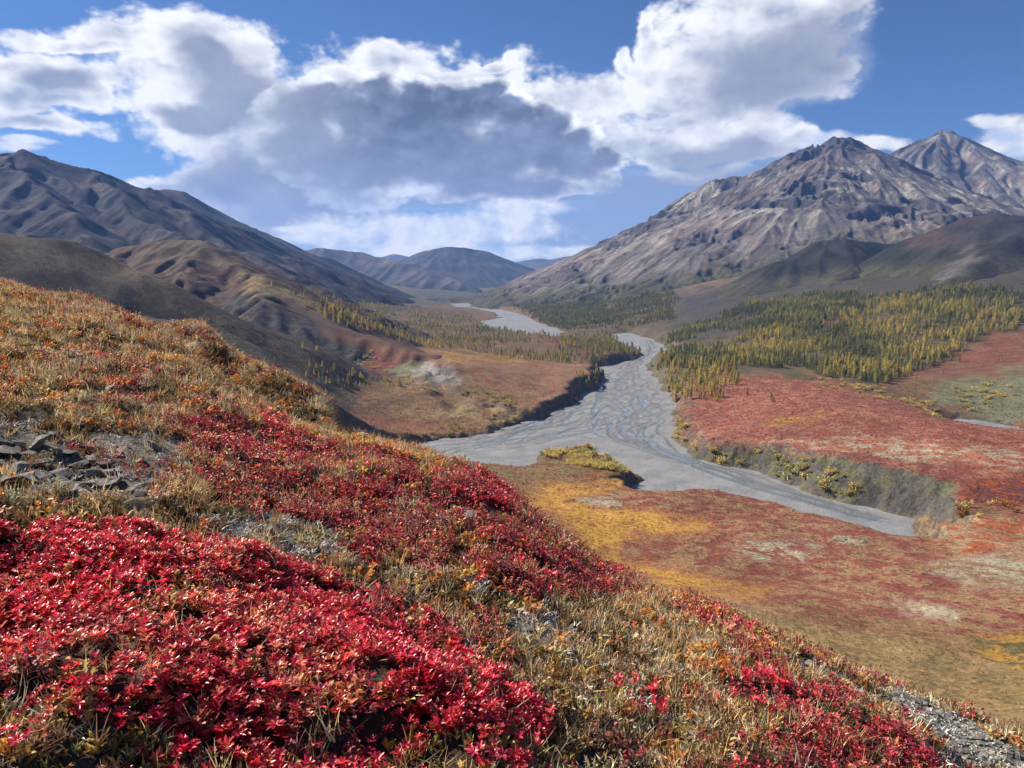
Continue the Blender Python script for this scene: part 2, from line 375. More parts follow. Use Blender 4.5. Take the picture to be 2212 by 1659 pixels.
def C(*v): return np.array(v, float)
RED, DRED, BROWN, TAN = C(.19,.062,.044), C(.12,.042,.036), C(.165,.085,.046), C(.33,.27,.165)
YEL, GREEN, OLIVE, ORANGE = C(.38,.215,.045), C(.13,.125,.055), C(.105,.082,.036), C(.36,.095,.03)
GREY, DGREY, PALE = C(.165,.155,.145), C(.075,.07,.068), C(.32,.275,.19)
FLOORC = C(.10,.062,.038)
EDGE = None
def paint(zones, px, py, A, B, f, wx, wy):
    """zones: polygon in the study frame, colour A, colour B, share of B, edge width; edges wander in the place"""
    for poly, ca, cb, fr, soft in zones:
        poly = np.array(poly, float)
        lo, hi = poly.min(0) - 60, poly.max(0) + 60
        k = (px > lo[0]) & (px < hi[0]) & (py > lo[1]) & (py < hi[1])
        if not k.any(): continue
        d = sdpoly(px[k] + wx[k] * 40, py[k] + wy[k] * 15, [tuple(q) for q in poly]) + EDGE[k] * 9 if EDGE is not None and len(EDGE) == len(px) else sdpoly(px[k] + wx[k] * 40, py[k] + wy[k] * 15, [tuple(q) for q in poly])
        w = sstep(soft, -soft, d)[:, None]
        A[k] = A[k] * (1 - w) + ca * w; B[k] = B[k] * (1 - w) + cb * w; f[k] = f[k] * (1 - w[:, 0]) + fr * w[:, 0]
PX, PY = proj(VX, VY, VZ)
wxn = fbm(VX * .02, VY * .02, 6, 51, .62); wyn = fbm(VX * .02, VY * .02, 6, 52, .62)
n_ = VX.size
cA = np.tile(BROWN, (n_, 1)); cB = np.tile(OLIVE, (n_, 1)); cf = np.full(n_, .5)
ZONES = [
 ([(0,480),(420,490),(700,640),(760,830),(500,900),(0,900)], C(.042,.032,.024), C(.07,.055,.037), .45, 20),
 ([(0,500),(240,560),(420,590),(330,560),(420,600),(200,600),(0,590)], C(.10,.08,.055), C(.075,.045,.036), .4, 12),
 ([(270,510),(520,515),(560,600),(440,610),(330,580)], C(.10,.08,.05), C(.085,.052,.04), .5, 10),
 ([(380,560),(560,590),(640,640),(500,640),(400,600)], C(.09,.045,.036), C(.10,.075,.045), .45, 10),
 ([(545,590),(640,640),(740,700),(620,640),(560,640),(520,625)], C(.17,.16,.065), C(.16,.075,.05), .5, 6),
 ([(480,640),(590,640),(660,690),(740,750),(860,800),(830,830),(700,790),(600,720),(500,690)], DGREY * .45, DGREY * .9, .45, 8),
 ([(700,700),(880,745),(1000,770),(900,790),(830,770),(740,725)], C(.12,.06,.042), BROWN * .8, .5, 8),
 ([(770,750),(840,770),(850,810),(790,800)], DRED, BROWN, .3, 6),
 ([(870,770),(930,790),(910,830),(850,810)], C(.13,.13,.055), GREY, .4, 6),
 ([(925,780),(990,800),(1040,845),(1010,865),(960,860),(880,835)], C(.235,.215,.185), C(.13,.12,.11), .3, 5),
 ([(900,760),(1290,770),(1300,830),(1240,880),(1100,880),(1020,840),(970,795)], C(.20,.085,.055), C(.21,.135,.075), .5, 10),
 ([(950,755),(1150,770),(1120,785),(960,775)], YEL * .8, BROWN, .4, 6),
 ([(730,840),(1000,830),(1170,890),(1100,930),(860,960),(720,910)], C(.19,.115,.062), C(.14,.085,.045), .5, 10),
 ([(980,870),(1170,895),(1120,920),(900,900)], C(.24,.18,.08), BROWN, .4, 8),
 ([(740,890),(1000,920),(1000,945),(860,960),(720,910)], C(.19,.08,.05), BROWN, .5, 6),
 ([(560,600),(860,650),(1400,720),(1440,760),(1290,790),(1000,760),(800,720),(640,650)], FLOORC, C(.13,.085,.04), .5, 12),
 ([(1170,725),(1340,735),(1380,765),(1250,760)], DRED * .9, BROWN * .7, .4, 6),
 ([(1090,640),(1450,620),(2212,600),(2212,760),(1900,830),(1400,800)], FLOORC * .9, C(.09,.08,.035), .5, 12),
 ([(1600,690),(1700,670),(1840,690),(1640,720),(1520,735)], DRED * .85, DRED, .3, 5),
 ([(860,622),(1100,625),(1300,625),(1300,660),(1100,652),(1000,652),(880,664)], C(.055,.058,.033), C(.10,.088,.045), .4, 6),
 ([(1440,700),(1540,650),(1620,615),(1750,590),(1950,570),(2300,540),(2300,668),(2100,655),(1900,660),(1700,700),(1500,745)], C(.045,.042,.026), C(.06,.05,.035), .5, 8),
 ([(1460,640),(1560,615),(1600,640),(1540,690),(1460,690)], C(.06,.052,.046), C(.045,.04,.03), .5, 6),
 ([(2060,770),(2130,720),(2300,680),(2300,800),(2000,815),(1900,830)], RED * .8, C(.13,.10,.05), .4, 10),
 ([(2010,830),(2300,790),(2300,940),(2160,915),(2040,880)], C(.155,.15,.085), C(.12,.105,.06), .4, 10),
 ([(1440,840),(1600,810),(1800,830),(2000,890),(2300,930),(2300,1140),(2060,1090),(1800,1000),(1500,970),(1450,920)], RED, C(.25,.115,.07), .45, 8),
 ([(1640,900),(1760,890),(1800,920),(1680,920)], YEL * .75, RED, .5, 8),
 ([(1600,945),(1900,940),(2212,980),(2212,1010),(1900,980),(1650,965)], C(.27,.10,.055), PALE * .9, .45, 12),
 ([(1850,975),(2010,990),(2020,1000),(1900,990)], PALE, RED, .3, 5),
 ([(2020,1060),(2300,1010),(2300,1110),(2080,1090)], ORANGE * .75, DRED, .6, 8),
 ([(1450,950),(1520,965),(1800,1000),(1900,1010),(2060,1040),(2075,1100),(2060,1118),(1960,1120),(1800,1078),(1600,1012),(1490,985)], C(.060,.050,.042), C(.085,.09,.036), .45, 5),
 ([(1850,1020),(1960,1015),(2060,1050),(2070,1080),(1980,1045),(1870,1045)], C(.16,.17,.065), C(.13,.12,.08), .35, 4),
 ([(1860,1060),(2000,1050),(2070,1090),(2050,1118),(1960,1118),(1830,1085)], C(.060,.053,.047), C(.085,.078,.07), .4, 4),
 ([(940,985),(1260,995),(1300,1060),(1500,1030),(1950,1125),(2300,1120),(2300,1700),(1000,1700),(900,1100)], RED * .95, C(.23,.135,.07), .5, 8),
 ([(930,985),(1250,1000),(1260,1040),(1080,1090),(960,1030)], C(.19,.09,.05), C(.17,.125,.06), .55, 6),
 ([(1110,1070),(1200,1040),(1380,1030),(1300,1060),(1230,1080),(1320,1100),(1440,1110),(1560,1130),(1450,1150),(1340,1160),(1330,1200),(1450,1235),(1560,1255),(1700,1275),(1650,1290),(1420,1275),(1250,1190)], YEL, C(.27,.10,.05), .30, 24),
 ([(1250,1075),(1330,1075),(1340,1090),(1260,1090)], PALE * .8, TAN, .4, 6),
 ([(1590,1170),(1740,1165),(1760,1200),(1620,1210)], PALE * .85, RED, .55, 10),
 ([(1800,1165),(1870,1170),(1880,1182),(1800,1180)], PALE * .8, DGREY * .5, .4, 5),
 ([(2010,1230),(2060,1200),(2300,1180),(2300,1270),(2080,1260)], PALE * .9, C(.22,.13,.07), .5, 14),
 ([(2000,1130),(2300,1110),(2300,1200),(2060,1190)], ORANGE * .8, C(.28,.19,.11), .5, 14),
 ([(1890,1300),(1960,1302),(2080,1322),(2060,1340),(1990,1330)], PALE, TAN * .8, .35, 8),
 ([(1560,1290),(1750,1330),(2212,1420),(2300,1700),(2000,1560),(1750,1440),(1560,1340)], C(.17,.125,.055), C(.23,.15,.065), .5, 40),
 ([(2080,1380),(2300,1360),(2300,1480),(2150,1430)], YEL * .75, OLIVE, .5, 16),
]
EDGE = fbm(VX * .12, VY * .12, 4, 53, .6).ravel()
paint(ZONES, PX.ravel(), PY.ravel(), cA, cB, cf, wxn.ravel(), wyn.ravel())
# cut banks: bare grey-brown earth where the ground is steep beside the river
gy, gx = np.gradient(VZ); 
stp = np.hypot(gx / np.maximum(np.gradient(VX, axis=1), 1e-6), gy / np.gradient(VY, axis=0)).ravel()
kb = (sstep(.32, .62, stp) * sstep(200, 260, VY.ravel()) * sstep(1500, 1000, VY.ravel()))[:, None]
cA = cA * (1 - kb * .8) + C(.085,.076,.068) * kb * .8; cB = cB * (1 - kb * .5) + C(.12,.11,.06) * kb * .5
VA, VB = cA.reshape(ny_, nu, 3).copy(), cB.reshape(ny_, nu, 3).copy()
keep = (VSD > -12)
F = gridfaces(ny_, nu, keep)
V = np.stack([VX.ravel(), VY.ravel(), VZ.ravel()], 1)
V, F, at = compact(V, F, {'colA': np.concatenate([cA, cf[:, None]], 1), 'colB': cB})
valley = tag(link('valley_floor', mesh_np('valley_floor', V, F, M_tundra, attrs=at)), 'rolling valley floor of red and brown autumn tundra terraces', 'valley floor', kind='structure')

# ---------------------------------------------------------------- river bed: gravel bars with shallow braided channels
def braid_threads(lines, poly, seed):
    """wandering channel lines that split and rejoin along the current"""
    r = np.random.default_rng(seed); out = []
    for ln, nth in lines:
        P = np.array(wl(ln, 0)); t = np.linspace(0, len(P) - 1, 90); x = np.interp(t, range(len(P)), P[:, 0]); y = np.interp(t, range(len(P)), P[:, 1])
        kk = np.ones(9) / 9; x = np.convolve(np.pad(x, 4, mode='edge'), kk, 'valid'); y = np.convolve(np.pad(y, 4, mode='edge'), kk, 'valid')
        w = np.maximum(-sdpoly(x, y, poly), 3); tx, ty = np.gradient(x), np.gradient(y); L = np.hypot(tx, ty) + 1e-9; s = np.cumsum(L)
        for k in range(nth):
            o = np.clip(r.uniform(-.8, .8) + .38 * np.sin(s / r.uniform(28, 75) + r.uniform(0, 6)) + .16 * np.sin(s / r.uniform(9, 20) + r.uniform(0, 6)), -.93, .93) * w
            a, b = sorted(r.uniform(0, 1, 2)); 
            if b - a < .25: a, b = max(0, a - .2), min(1, b + .2)
            i0, i1 = int(a * 88), int(b * 88) + 2
            out.append((x[i0:i1] - ty[i0:i1] / L[i0:i1] * o[i0:i1], y[i0:i1] + tx[i0:i1] / L[i0:i1] * o[i0:i1], r.uniform(.8, 1.9), k % 8 == 3))
    return out
def river_mesh(name, poly, nU, nV, margin, label, zoff=0.0, braid=0.35, scale=1.0, threads=()):
    P = np.array(poly); u0, u1 = (P[:, 0] / P[:, 1]).min() - .02, (P[:, 0] / P[:, 1]).max() + .02
    y0, y1 = P[:, 1].min() - margin, P[:, 1].max() + margin
    Uq, Yq = np.meshgrid(np.linspace(u0, u1, nU), y0 * (y1 / y0) ** np.linspace(0, 1, nV)); Xq = Uq * Yq
    s = sdpoly(Xq, Yq, poly)
    q = (s + fbm(Xq * .007, Yq * .007, 4, 62) * 80 * min(scale, 1.5)) / (8.0 * scale); la = (Xq * .45 + Yq * .9) / (85.0 * scale)
    act = sstep(-.12, .30, fbm(Xq * .004 / scale + 3, Yq * .004 / scale, 2, 67))
    chan = np.abs(perlin(q * .55, la, 63)); chan2 = np.abs(perlin(q * 1.35 + 4, la * 2.2, 64)); chan3 = np.abs(perlin(q * 2.6 + 9, la * 4, 68))
    z = zoff + .12 + fbm(Xq * .05, Yq * .05, 3, 65) * .06 - sstep(.045, .0, chan) * braid * (.25 + 1.9 * act) - sstep(.03, 0, chan2) * braid * .25
    bars = perlin(q * .8 + 2, la * .8, 69) + .5 * perlin(q * 2.1, la * 1.7, 70)
    thr = np.zeros_like(z)
    for tx_, ty_, wd_, wat in threads:
        d2 = np.full(z.shape, 1e9); k_ = (Xq > tx_.min() - 8) & (Xq < tx_.max() + 8) & (Yq > ty_.min() - 8) & (Yq < ty_.max() + 8) & (s < 0)
        if not k_.any(): continue
        xs, ys = Xq[k_], Yq[k_]; dd = np.full(xs.shape, 1e9)
        for i in range(len(tx_) - 1):
            ex, ey = tx_[i + 1] - tx_[i], ty_[i + 1] - ty_[i]; t_ = np.clip(((xs - tx_[i]) * ex + (ys - ty_[i]) * ey) / (ex * ex + ey * ey + 1e-9), 0, 1)
            dd = np.minimum(dd, (xs - tx_[i] - t_ * ex) ** 2 + (ys - ty_[i] - t_ * ey) ** 2)
        dd = np.sqrt(dd); c_ = sstep(wd_ * 1.25, wd_ * .35, dd)
        z[k_] -= c_ * (.75 if wat else .26); z[k_] += .10 * sstep(wd_ * 3.5, wd_ * 1.3, dd) * (1 - c_)
        thr[k_] = np.maximum(thr[k_], c_)
    Fq = gridfaces(nV, nU, s < margin)
    V = np.stack([Xq.ravel(), Yq.ravel(), z.ravel()], 1)
    dk = ((sstep(.04, .0, chan) * .3 + sstep(.03, 0, chan2) * .25) + np.clip(bars, 0, 1) * .25 + thr * .62).ravel()
    V, Fq, at = compact(V, Fq, {'wet': np.clip(dk, 0, 1)})
    return tag(link(name, mesh_np(name, V, Fq, M_gravel, attrs=at)), label, 'river bed', kind='structure')
M_gravel, t, b = newmat('river gravel')
pos = t.new('ShaderNodeNewGeometry').outputs['Position']
wet = t.new('ShaderNodeAttribute', attribute_name='wet').outputs['Fac']
n1 = t.noise(pos, 0.06, 6, .6); n2 = t.noise(pos, .9, 8, .8)
col = t.mix(t.mapr(n1, .35, .65), (.17, .172, .175), (.235, .233, .228))
col = t.bright(col, t.mapr(n2, .3, .7, .6, 1.4, 'LINEAR'))
col = t.mix(t.math('MULTIPLY', wet, .75), col, (.06, .06, .062))
t.put(b.inputs['Base Color'], col); b.inputs['Roughness'].default_value = .9; b.inputs['Specular IOR Level'].default_value = .2
t.put(b.inputs['Normal'], t.new('ShaderNodeBump', {'Height': t.noise(pos, .8, 6, .7), 'Distance': .5, 'Strength': .6}).outputs[0])
river_mesh('river_bed', RIV1, 380, 400, 10, 'wide braided bed of pale grey gravel winding through the valley', braid=.15, threads=braid_threads([([(1400,732),(1418,757),(1362,788),(1350,830),(1368,880),(1340,925),(1420,972),(1540,1012),(1680,1056),(1820,1100),(1925,1128)], 24), ([(1372,850),(1320,885),(1220,922),(1110,948),(1000,966),(880,990)], 20)], RIV1, 5))
river_mesh('river_bed', RIV2, 260, 200, 30, 'distant pale gravel reach of the river beyond the larch woods', zoff=.1, braid=.5, scale=2.5)
river_mesh('river_bed', RIV3, 80, 60, 3, 'thin gravel stream bed in the gully right of the red terrace', zoff=8.5)
M_water, t, b = newmat('shallow river water')
b.inputs['Base Color'].default_value = (.10, .14, .17, 1); b.inputs['Roughness'].default_value = .12
b.inputs['IOR'].default_value = 1.33
pos = t.new('ShaderNodeNewGeometry').outputs['Position']
t.put(b.inputs['Normal'], t.new('ShaderNodeBump', {'Height': t.noise(pos, .6, 4, .6), 'Distance': .25, 'Strength': .6}).outputs[0])
def water_sheet(poly, z, label):
    V = [(x, y, z) for x, y in poly]
    me = bpy.data.meshes.new('river_water'); me.from_pydata(V, [], [list(range(len(V)))]); me.materials.append(M_water)
    return tag(link('river_water', me), label, 'river', kind='structure')
water_sheet(RIV1, -.20, 'shallow braided water threads running between the gravel bars')
water_sheet(RIV2, -.30, 'glinting water threads on the distant gravel reach')

# ================================================================ MOUNTAINS
def blur(a, n):
    a = a.copy()
    for _ in range(n):
        b = np.pad(a, 1, mode='edge')
        a = (b[1:-1, 1:-1] * 4 + 2 * (b[:-2, 1:-1] + b[2:, 1:-1] + b[1:-1, :-2] + b[1:-1, 2:]) + b[:-2, :-2] + b[2:, 2:] + b[:-2, 2:] + b[2:, :-2]) / 16
    return a
def streaks(h, cell, wave, length, seed):
    """noise drawn out along the fall line: ribs and chutes"""
    H, Wd = h.shape; gy, gx = np.gradient(blur(h, 6)); L = np.hypot(gx, gy) + 1e-6; gx, gy = gx / L, gy / L
    J, I = np.meshgrid(np.arange(Wd, dtype=float), np.arange(H, dtype=float))
    n = fbm(J * cell / wave, I * cell / wave, 2, seed, .6); acc = n.copy(); tot = 1.0
    st = 1.6; k = int(length / cell / st / 2)
    for sg in (1, -1):
        x, y = J.copy(), I.copy()
        for q in range(k):
            w = 1 - q / k
            vx, vy = bilin(gx, x, y), bilin(gy, x, y); x += sg * st * vx; y += sg * st * vy
            acc += w * bilin(n, x, y); tot += w * .5
    return acc / acc.std()
def spurs(line, every, length, grade, sides, rng, zmin=20, sub=True, spread=.5):
    out = []; P = np.array(line, float)
    for i in range(len(P) - 1):
        a, b = P[i], P[i + 1]; L = np.hypot(*(b - a)[:2]); n = max(1, int(L / every))
        for k in range(n):
            f = (k + rng.uniform(.2, .8)) / n; p = a + (b - a) * f
            t = (b - a)[:2] / max(L, 1); nrm = np.array([t[1], -t[0]])
            for s in sides:
                ang = rng.uniform(-spread, spread); d = s * nrm
                d = np.array([d[0] * math.cos(ang) - d[1] * math.sin(ang), d[0] * math.sin(ang) + d[1] * math.cos(ang)])
                ln = length * rng.uniform(.6, 1.2); q = [p]
                for j in range(1, 5):
                    d2 = d + rng.normal(0, .22, 2); d2 /= np.hypot(*d2)
                    st = ln / 4; z = q[-1][2] - st * grade * rng.uniform(.7, 1.3)
                    q.append(np.array([q[-1][0] + d2[0] * st, q[-1][1] + d2[1] * st, z])); d = d2
                out.append([tuple(v) for v in q])
    return out
FIELDS = []
def mountain(name, label, bounds, cell, main, sp, prof, warp, mat, colour, seed, noise=(8, .01), smax=0, cat='mountain', crag=None, rib=(), sm=2, ribz=(0, 1, 1.0)):
    x0, x1, y0, y1 = bounds
    nx, ny = int((x1 - x0) / cell) + 1, int((y1 - y0) / cell) + 1
    X, Y = np.meshgrid(np.linspace(x0, x1, nx), np.linspace(y0, y1, ny))
    wxx = X + fbm(X / warp[1], Y / warp[1], 4, seed) * warp[0]; wyy = Y + fbm(X / warp[1] + 9, Y / warp[1], 4, seed + 3) * warp[0]
    h = np.full(X.shape, -1e4); a, b, L = prof
    for ln, ex in [(l, 1.0) for l in main] + [(l, 1.0) for l in sp]:
        P = np.array(ln, float)
        best = np.full(X.shape, -1e4)
        for i in range(len(P) - 1):
            p, q = P[i], P[i + 1]; ex_, ey_ = q[0] - p[0], q[1] - p[1]
            t = np.clip(((wxx - p[0]) * ex_ + (wyy - p[1]) * ey_) / (ex_ * ex_ + ey_ * ey_ + 1e-6), 0, 1)
            d = np.hypot(wxx - p[0] - t * ex_, wyy - p[1] - t * ey_)
            if smax: d = np.sqrt(d * d + smax * smax) - smax
            best = np.maximum(best, p[2] + t * (q[2] - p[2]) - (a * L * (1 - np.exp(-d / L)) + b * d))
        if smax:
            k = smax * .6; m = np.maximum(h, best); h = m + k * np.log(np.exp((h - m) / k) + np.exp((best - m) / k)) - k * .0
        else: h = np.maximum(h, best)
    h = h + fbm(X * noise[1], Y * noise[1], 6, seed + 11, .55) * noise[0]
    h = blur(h, sm)
    ribs = np.zeros_like(h); chute = np.zeros_like(h)
    for amp_, wv_, ln_ in rib:
        q = streaks(h, cell, wv_, ln_, seed + int(wv_)); k_ = 1 - np.exp(-np.abs(q) * 1.3)
        gy0, gx0 = np.gradient(blur(h, 4), cell); f_ = sstep(.08, .4, np.hypot(gx0, gy0)) * (ribz[2] + (1 - ribz[2]) * sstep(ribz[0], ribz[1], h))
        h = h - amp_ * (k_ - .62) * f_; ribs = np.maximum(ribs, (1 - k_) * f_)
        chute = chute + q
    rock = np.zeros_like(h)
    if crag:
        amp, per, dip, rough_, thr = crag
        mk = sstep(thr, thr + .30, fbm(X * .0028, Y * .0028 + h * .002, 4, seed + 15))
        gy0, gx0 = np.gradient(h, cell); sl0 = np.hypot(gx0, gy0)
        mk = mk * sstep(.28, .5, sl0)
        ph = (h - dip * X + fbm(X * .004, Y * .004, 4, seed + 16) * 55) / per; fr = ph - np.floor(ph)
        h = h + (sstep(.55, .95, fr) - fr) * amp * mk
        rg_ = ridged(X * .016, Y * .016 + h * .006, 4, seed + 17, .55)
        h = h + (rg_ - .6) * rough_ * mk
        h = h * .35 + blur(h, 1) * .65
        rock = mk * (sstep(.5, .62, fr) * sstep(1.0, .93, fr) * .8 + .35)
    vz = tps(X, Y)
    keep = h > np.maximum(vz, 0) - 14
    gyy, gxx = np.gradient(h, cell)
    slope = np.hypot(gxx, gyy)
    px, py = proj(X, Y, h)
    A, B, f = colour(X, Y, h, slope, (ribs, chute), rock, px, py, h - vz)
    V = np.stack([X.ravel(), Y.ravel(), h.ravel()], 1)
    Fc = gridfaces(ny, nx, keep)
    V, Fc, at = compact(V, Fc, {'colA': np.concatenate([A, f[:, None]], 1), 'colB': B})
    FIELDS.append((x0, y0, cell, h))
    return tag(link(name, mesh_np(name, V, Fc, mat, attrs=at)), label, cat, kind='structure')
def lerp(a, b, w): return a * (1 - w[:, None]) + b * w[:, None]
def rocky(rock, scree, warm, foot, zf=(60, 160), seed=0, top=9e9, topw=120, low=None):
    def f(X, Y, h, sl, rc, dep, px, py, above):
        n = h.size; r = lambda q: q.ravel(); ribs, chute = r(rc[0]), r(rc[1])
        big = fbm(r(X) * .0035, r(Y) * .0035 + r(h) * .004, 4, seed + 2)
        sc_ = lerp(np.tile(scree, (n, 1)), np.tile(warm, (n, 1)), sstep(-.05, .45, big))
        sc_ = sc_ * (1 + .16 * np.clip(chute, -1.5, 1.5))[:, None]
        w = sstep(.45, .80, ribs + .25 * fbm(r(X) * .02, r(Y) * .02, 3, seed)) * .75
        w = np.maximum(w, np.clip(r(dep) * 1.3, 0, 1))
        w = np.maximum(w, sstep(top - topw, top + 20, r(h) + fbm(r(X) * .01, r(Y) * .01, 3, seed + 6) * 60) * .9)
        w = np.maximum(w, sstep(.85, 1.15, r(sl)))
        A = lerp(sc_, np.tile(rock, (n, 1)), w)
        if low is not None: A = lerp(A, np.tile(low, (n, 1)) * (1 + .3 * np.clip(chute, -1, 1))[:, None], sstep(430, 180, r(h) + fbm(r(X) * .004, r(Y) * .004, 4, seed + 21) * 190) * .85)
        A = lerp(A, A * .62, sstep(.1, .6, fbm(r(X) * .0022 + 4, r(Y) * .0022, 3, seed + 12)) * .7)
        ft = sstep(zf[1], zf[0], r(above) + fbm(r(X) * .006, r(Y) * .006, 3, seed + 8) * 40)
        A = lerp(A, np.tile(foot, (n, 1)), ft)
        return A, A * .70, np.full(n, .42)
    return f
rg = np.random.default_rng(7)
# right mountain, first peak and its long shoulder to the river
ridgeF = [W(1085,655,3900), W(1180,612,3880), W(1290,542,3800), W(1400,472,3700), W(1450,432,3650), W(1530,398,3620), W(1600,380,3600), W(1645,366,3600), W(1700,331,3600),
          W(1760,303,3600), W(1800,288,3600), W(1850,303,3650), W(1905,340,3750), W(1960,380,3850)]
frontF = [[W(1800,288,3600), W(1770,360,3400), W(1730,430,3200), W(1640,500,2950), W(1560,560,2750), W(1480,620,2550)],
          [W(1850,303,3650), W(1900,420,3300), W(1950,450,3100), W(1900,500,2800), W(1850,540,2500)],
          [W(1600,380,3600), W(1540,450,3400), W(1450,520,3200), W(1350,590,3000)],
          [W(1905,340,3750), W(2050,440,3500), W(2212,470,3300)],
          [W(1700,331,3600), W(1650,430,3350), W(1560,500,3150), W(1450,570,2900)]]
spF = spurs(ridgeF[2:], 260, 520, .62, (1,), rg, spread=.5) + spurs(frontF[0], 300, 260, .5, (1, -1), rg) + spurs(frontF[1], 300, 260, .5, (1, -1), rg) + spurs(frontF[2], 300, 220, .5, (1, -1), rg)
ROCK, SCREE, WARM = C(.058,.054,.055), C(.27,.245,.20), C(.215,.165,.13)
FOOT = C(.075,.07,.038)
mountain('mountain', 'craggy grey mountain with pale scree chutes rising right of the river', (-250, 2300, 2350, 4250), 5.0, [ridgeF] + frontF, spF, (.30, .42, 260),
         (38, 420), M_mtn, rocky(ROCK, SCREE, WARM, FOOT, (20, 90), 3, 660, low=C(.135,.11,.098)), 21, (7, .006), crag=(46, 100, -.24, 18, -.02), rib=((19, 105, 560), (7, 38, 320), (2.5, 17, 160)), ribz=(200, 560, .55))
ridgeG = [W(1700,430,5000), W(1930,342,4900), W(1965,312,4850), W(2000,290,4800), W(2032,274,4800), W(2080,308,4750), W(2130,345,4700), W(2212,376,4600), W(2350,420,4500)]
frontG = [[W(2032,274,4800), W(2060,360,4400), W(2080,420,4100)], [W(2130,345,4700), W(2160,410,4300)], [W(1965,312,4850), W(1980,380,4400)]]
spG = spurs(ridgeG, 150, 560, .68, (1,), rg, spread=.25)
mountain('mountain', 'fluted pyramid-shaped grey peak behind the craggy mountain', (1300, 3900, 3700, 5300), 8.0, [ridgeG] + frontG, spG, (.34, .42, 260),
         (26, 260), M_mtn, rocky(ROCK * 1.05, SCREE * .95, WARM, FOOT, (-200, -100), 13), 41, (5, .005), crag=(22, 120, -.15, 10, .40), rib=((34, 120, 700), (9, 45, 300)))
# left mountain
ridgeA = [W(-350,330,2300), W(-150,345,2450), W(0,327,2600), W(45,325,2620), W(120,346,2650), W(200,366,2700), W(290,397,2750), W(340,420,2780), W(420,458,2850), W(540,503,2950), W(640,545,3000), W(720,580,3050), W(820,622,3100), W(920,662,3150)]
frontA = [[W(0,327,2600), W(120,440,2200), W(180,520,1900), W(230,560,1700)], [W(200,366,2700), W(300,470,2300), W(420,520,2000), W(520,580,1750)],
          [W(340,420,2780), W(480,520,2400), W(620,590,2050)], [W(-150,345,2450), W(-60,470,2000)]]
spA = spurs(ridgeA, 200, 600, .5, (1,), rg, spread=.4) + spurs(frontA[0], 200, 250, .5, (1, -1), rg) + spurs(frontA[1], 200, 250, .5, (1, -1), rg)
LR, LS, LW = C(.018,.018,.020), C(.045,.044,.044), C(.085,.064,.054)  # left rock, scree and warm tones, kept very dark to stand in for cloud shade
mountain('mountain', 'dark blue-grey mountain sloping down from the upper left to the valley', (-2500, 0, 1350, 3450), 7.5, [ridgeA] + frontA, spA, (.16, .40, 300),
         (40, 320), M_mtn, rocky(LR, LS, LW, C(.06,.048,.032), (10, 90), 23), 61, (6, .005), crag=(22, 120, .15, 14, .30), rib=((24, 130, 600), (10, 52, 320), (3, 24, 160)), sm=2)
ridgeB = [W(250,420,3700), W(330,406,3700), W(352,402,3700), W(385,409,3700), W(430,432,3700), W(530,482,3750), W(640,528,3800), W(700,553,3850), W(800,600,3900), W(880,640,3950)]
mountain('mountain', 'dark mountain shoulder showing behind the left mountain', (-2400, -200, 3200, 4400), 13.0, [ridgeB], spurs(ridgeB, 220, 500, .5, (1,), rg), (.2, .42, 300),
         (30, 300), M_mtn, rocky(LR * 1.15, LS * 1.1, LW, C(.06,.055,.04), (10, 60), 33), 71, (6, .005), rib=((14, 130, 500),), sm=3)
# ---- rolling hills left
def zoned(zs, a, b, fr=.5):
    def f(X, Y, h, sl, lap, dep, px, py, above):
        n = h.size; A = np.tile(a, (n, 1)); B = np.tile(b, (n, 1)); q = np.full(n, fr)
        w1_ = fbm(X * .02, Y * .02, 4, 51).ravel(); w2_ = fbm(X * .02, Y * .02, 4, 52).ravel()
        paint(zs, px.ravel(), py.ravel(), A, B, q, w1_, w2_)
        return A, B, q
    return f
l1 = [W(-300,450,640), W(-120,480,690), W(0,502,720), W(120,516,750), W(250,560,760), W(350,610,740), W(480,680,700), W(560,728,690), W(640,785,665)]
l1f = [[W(120,560,690), W(260,600,680), W(380,650,650)]]
mountain('hill', 'dark brown rounded hill behind the near slope at left', (-900, 60, 400, 1050), 4.0, [l1], [], (.12, .50, 50), (12, 120), M_tundra,
         zoned(ZONES[:2], C(.036,.027,.021), C(.085,.066,.045)), 141, (5.0, .009), 12, cat='hill', sm=5, rib=((3.0, 50, 200),))
l2 = [W(180,560,1280), W(300,533,1260), W(380,515,1250), W(430,522,1230), W(480,556,1180), W(560,602,1080), W(640,645,1020), W(700,680,960), W(780,714,900), W(870,744,850), W(950,775,800), W(990,800,770)]
l2s = [[W(545,594,1090), W(560,625,980), W(585,660,900)], [W(430,522,1230), W(400,590,1050)], [W(700,680,960), W(720,712,880)], [W(640,645,1020), W(650,690,900)]]
mountain('hill', 'domed brown hill whose spur falls in dark cliffs to the ravine', (-800, 60, 680, 1500), 4.0, [l2] + l2s, [], (.10, .44, 60), (14, 110), M_tundra,
         zoned(ZONES[2:14], C(.075,.055,.038), C(.09,.05,.038)), 151, (2.5, .012), 7, cat='hill', crag=(9, 24, 0, 18, -.10), rib=((8, 30, 140),), sm=3)
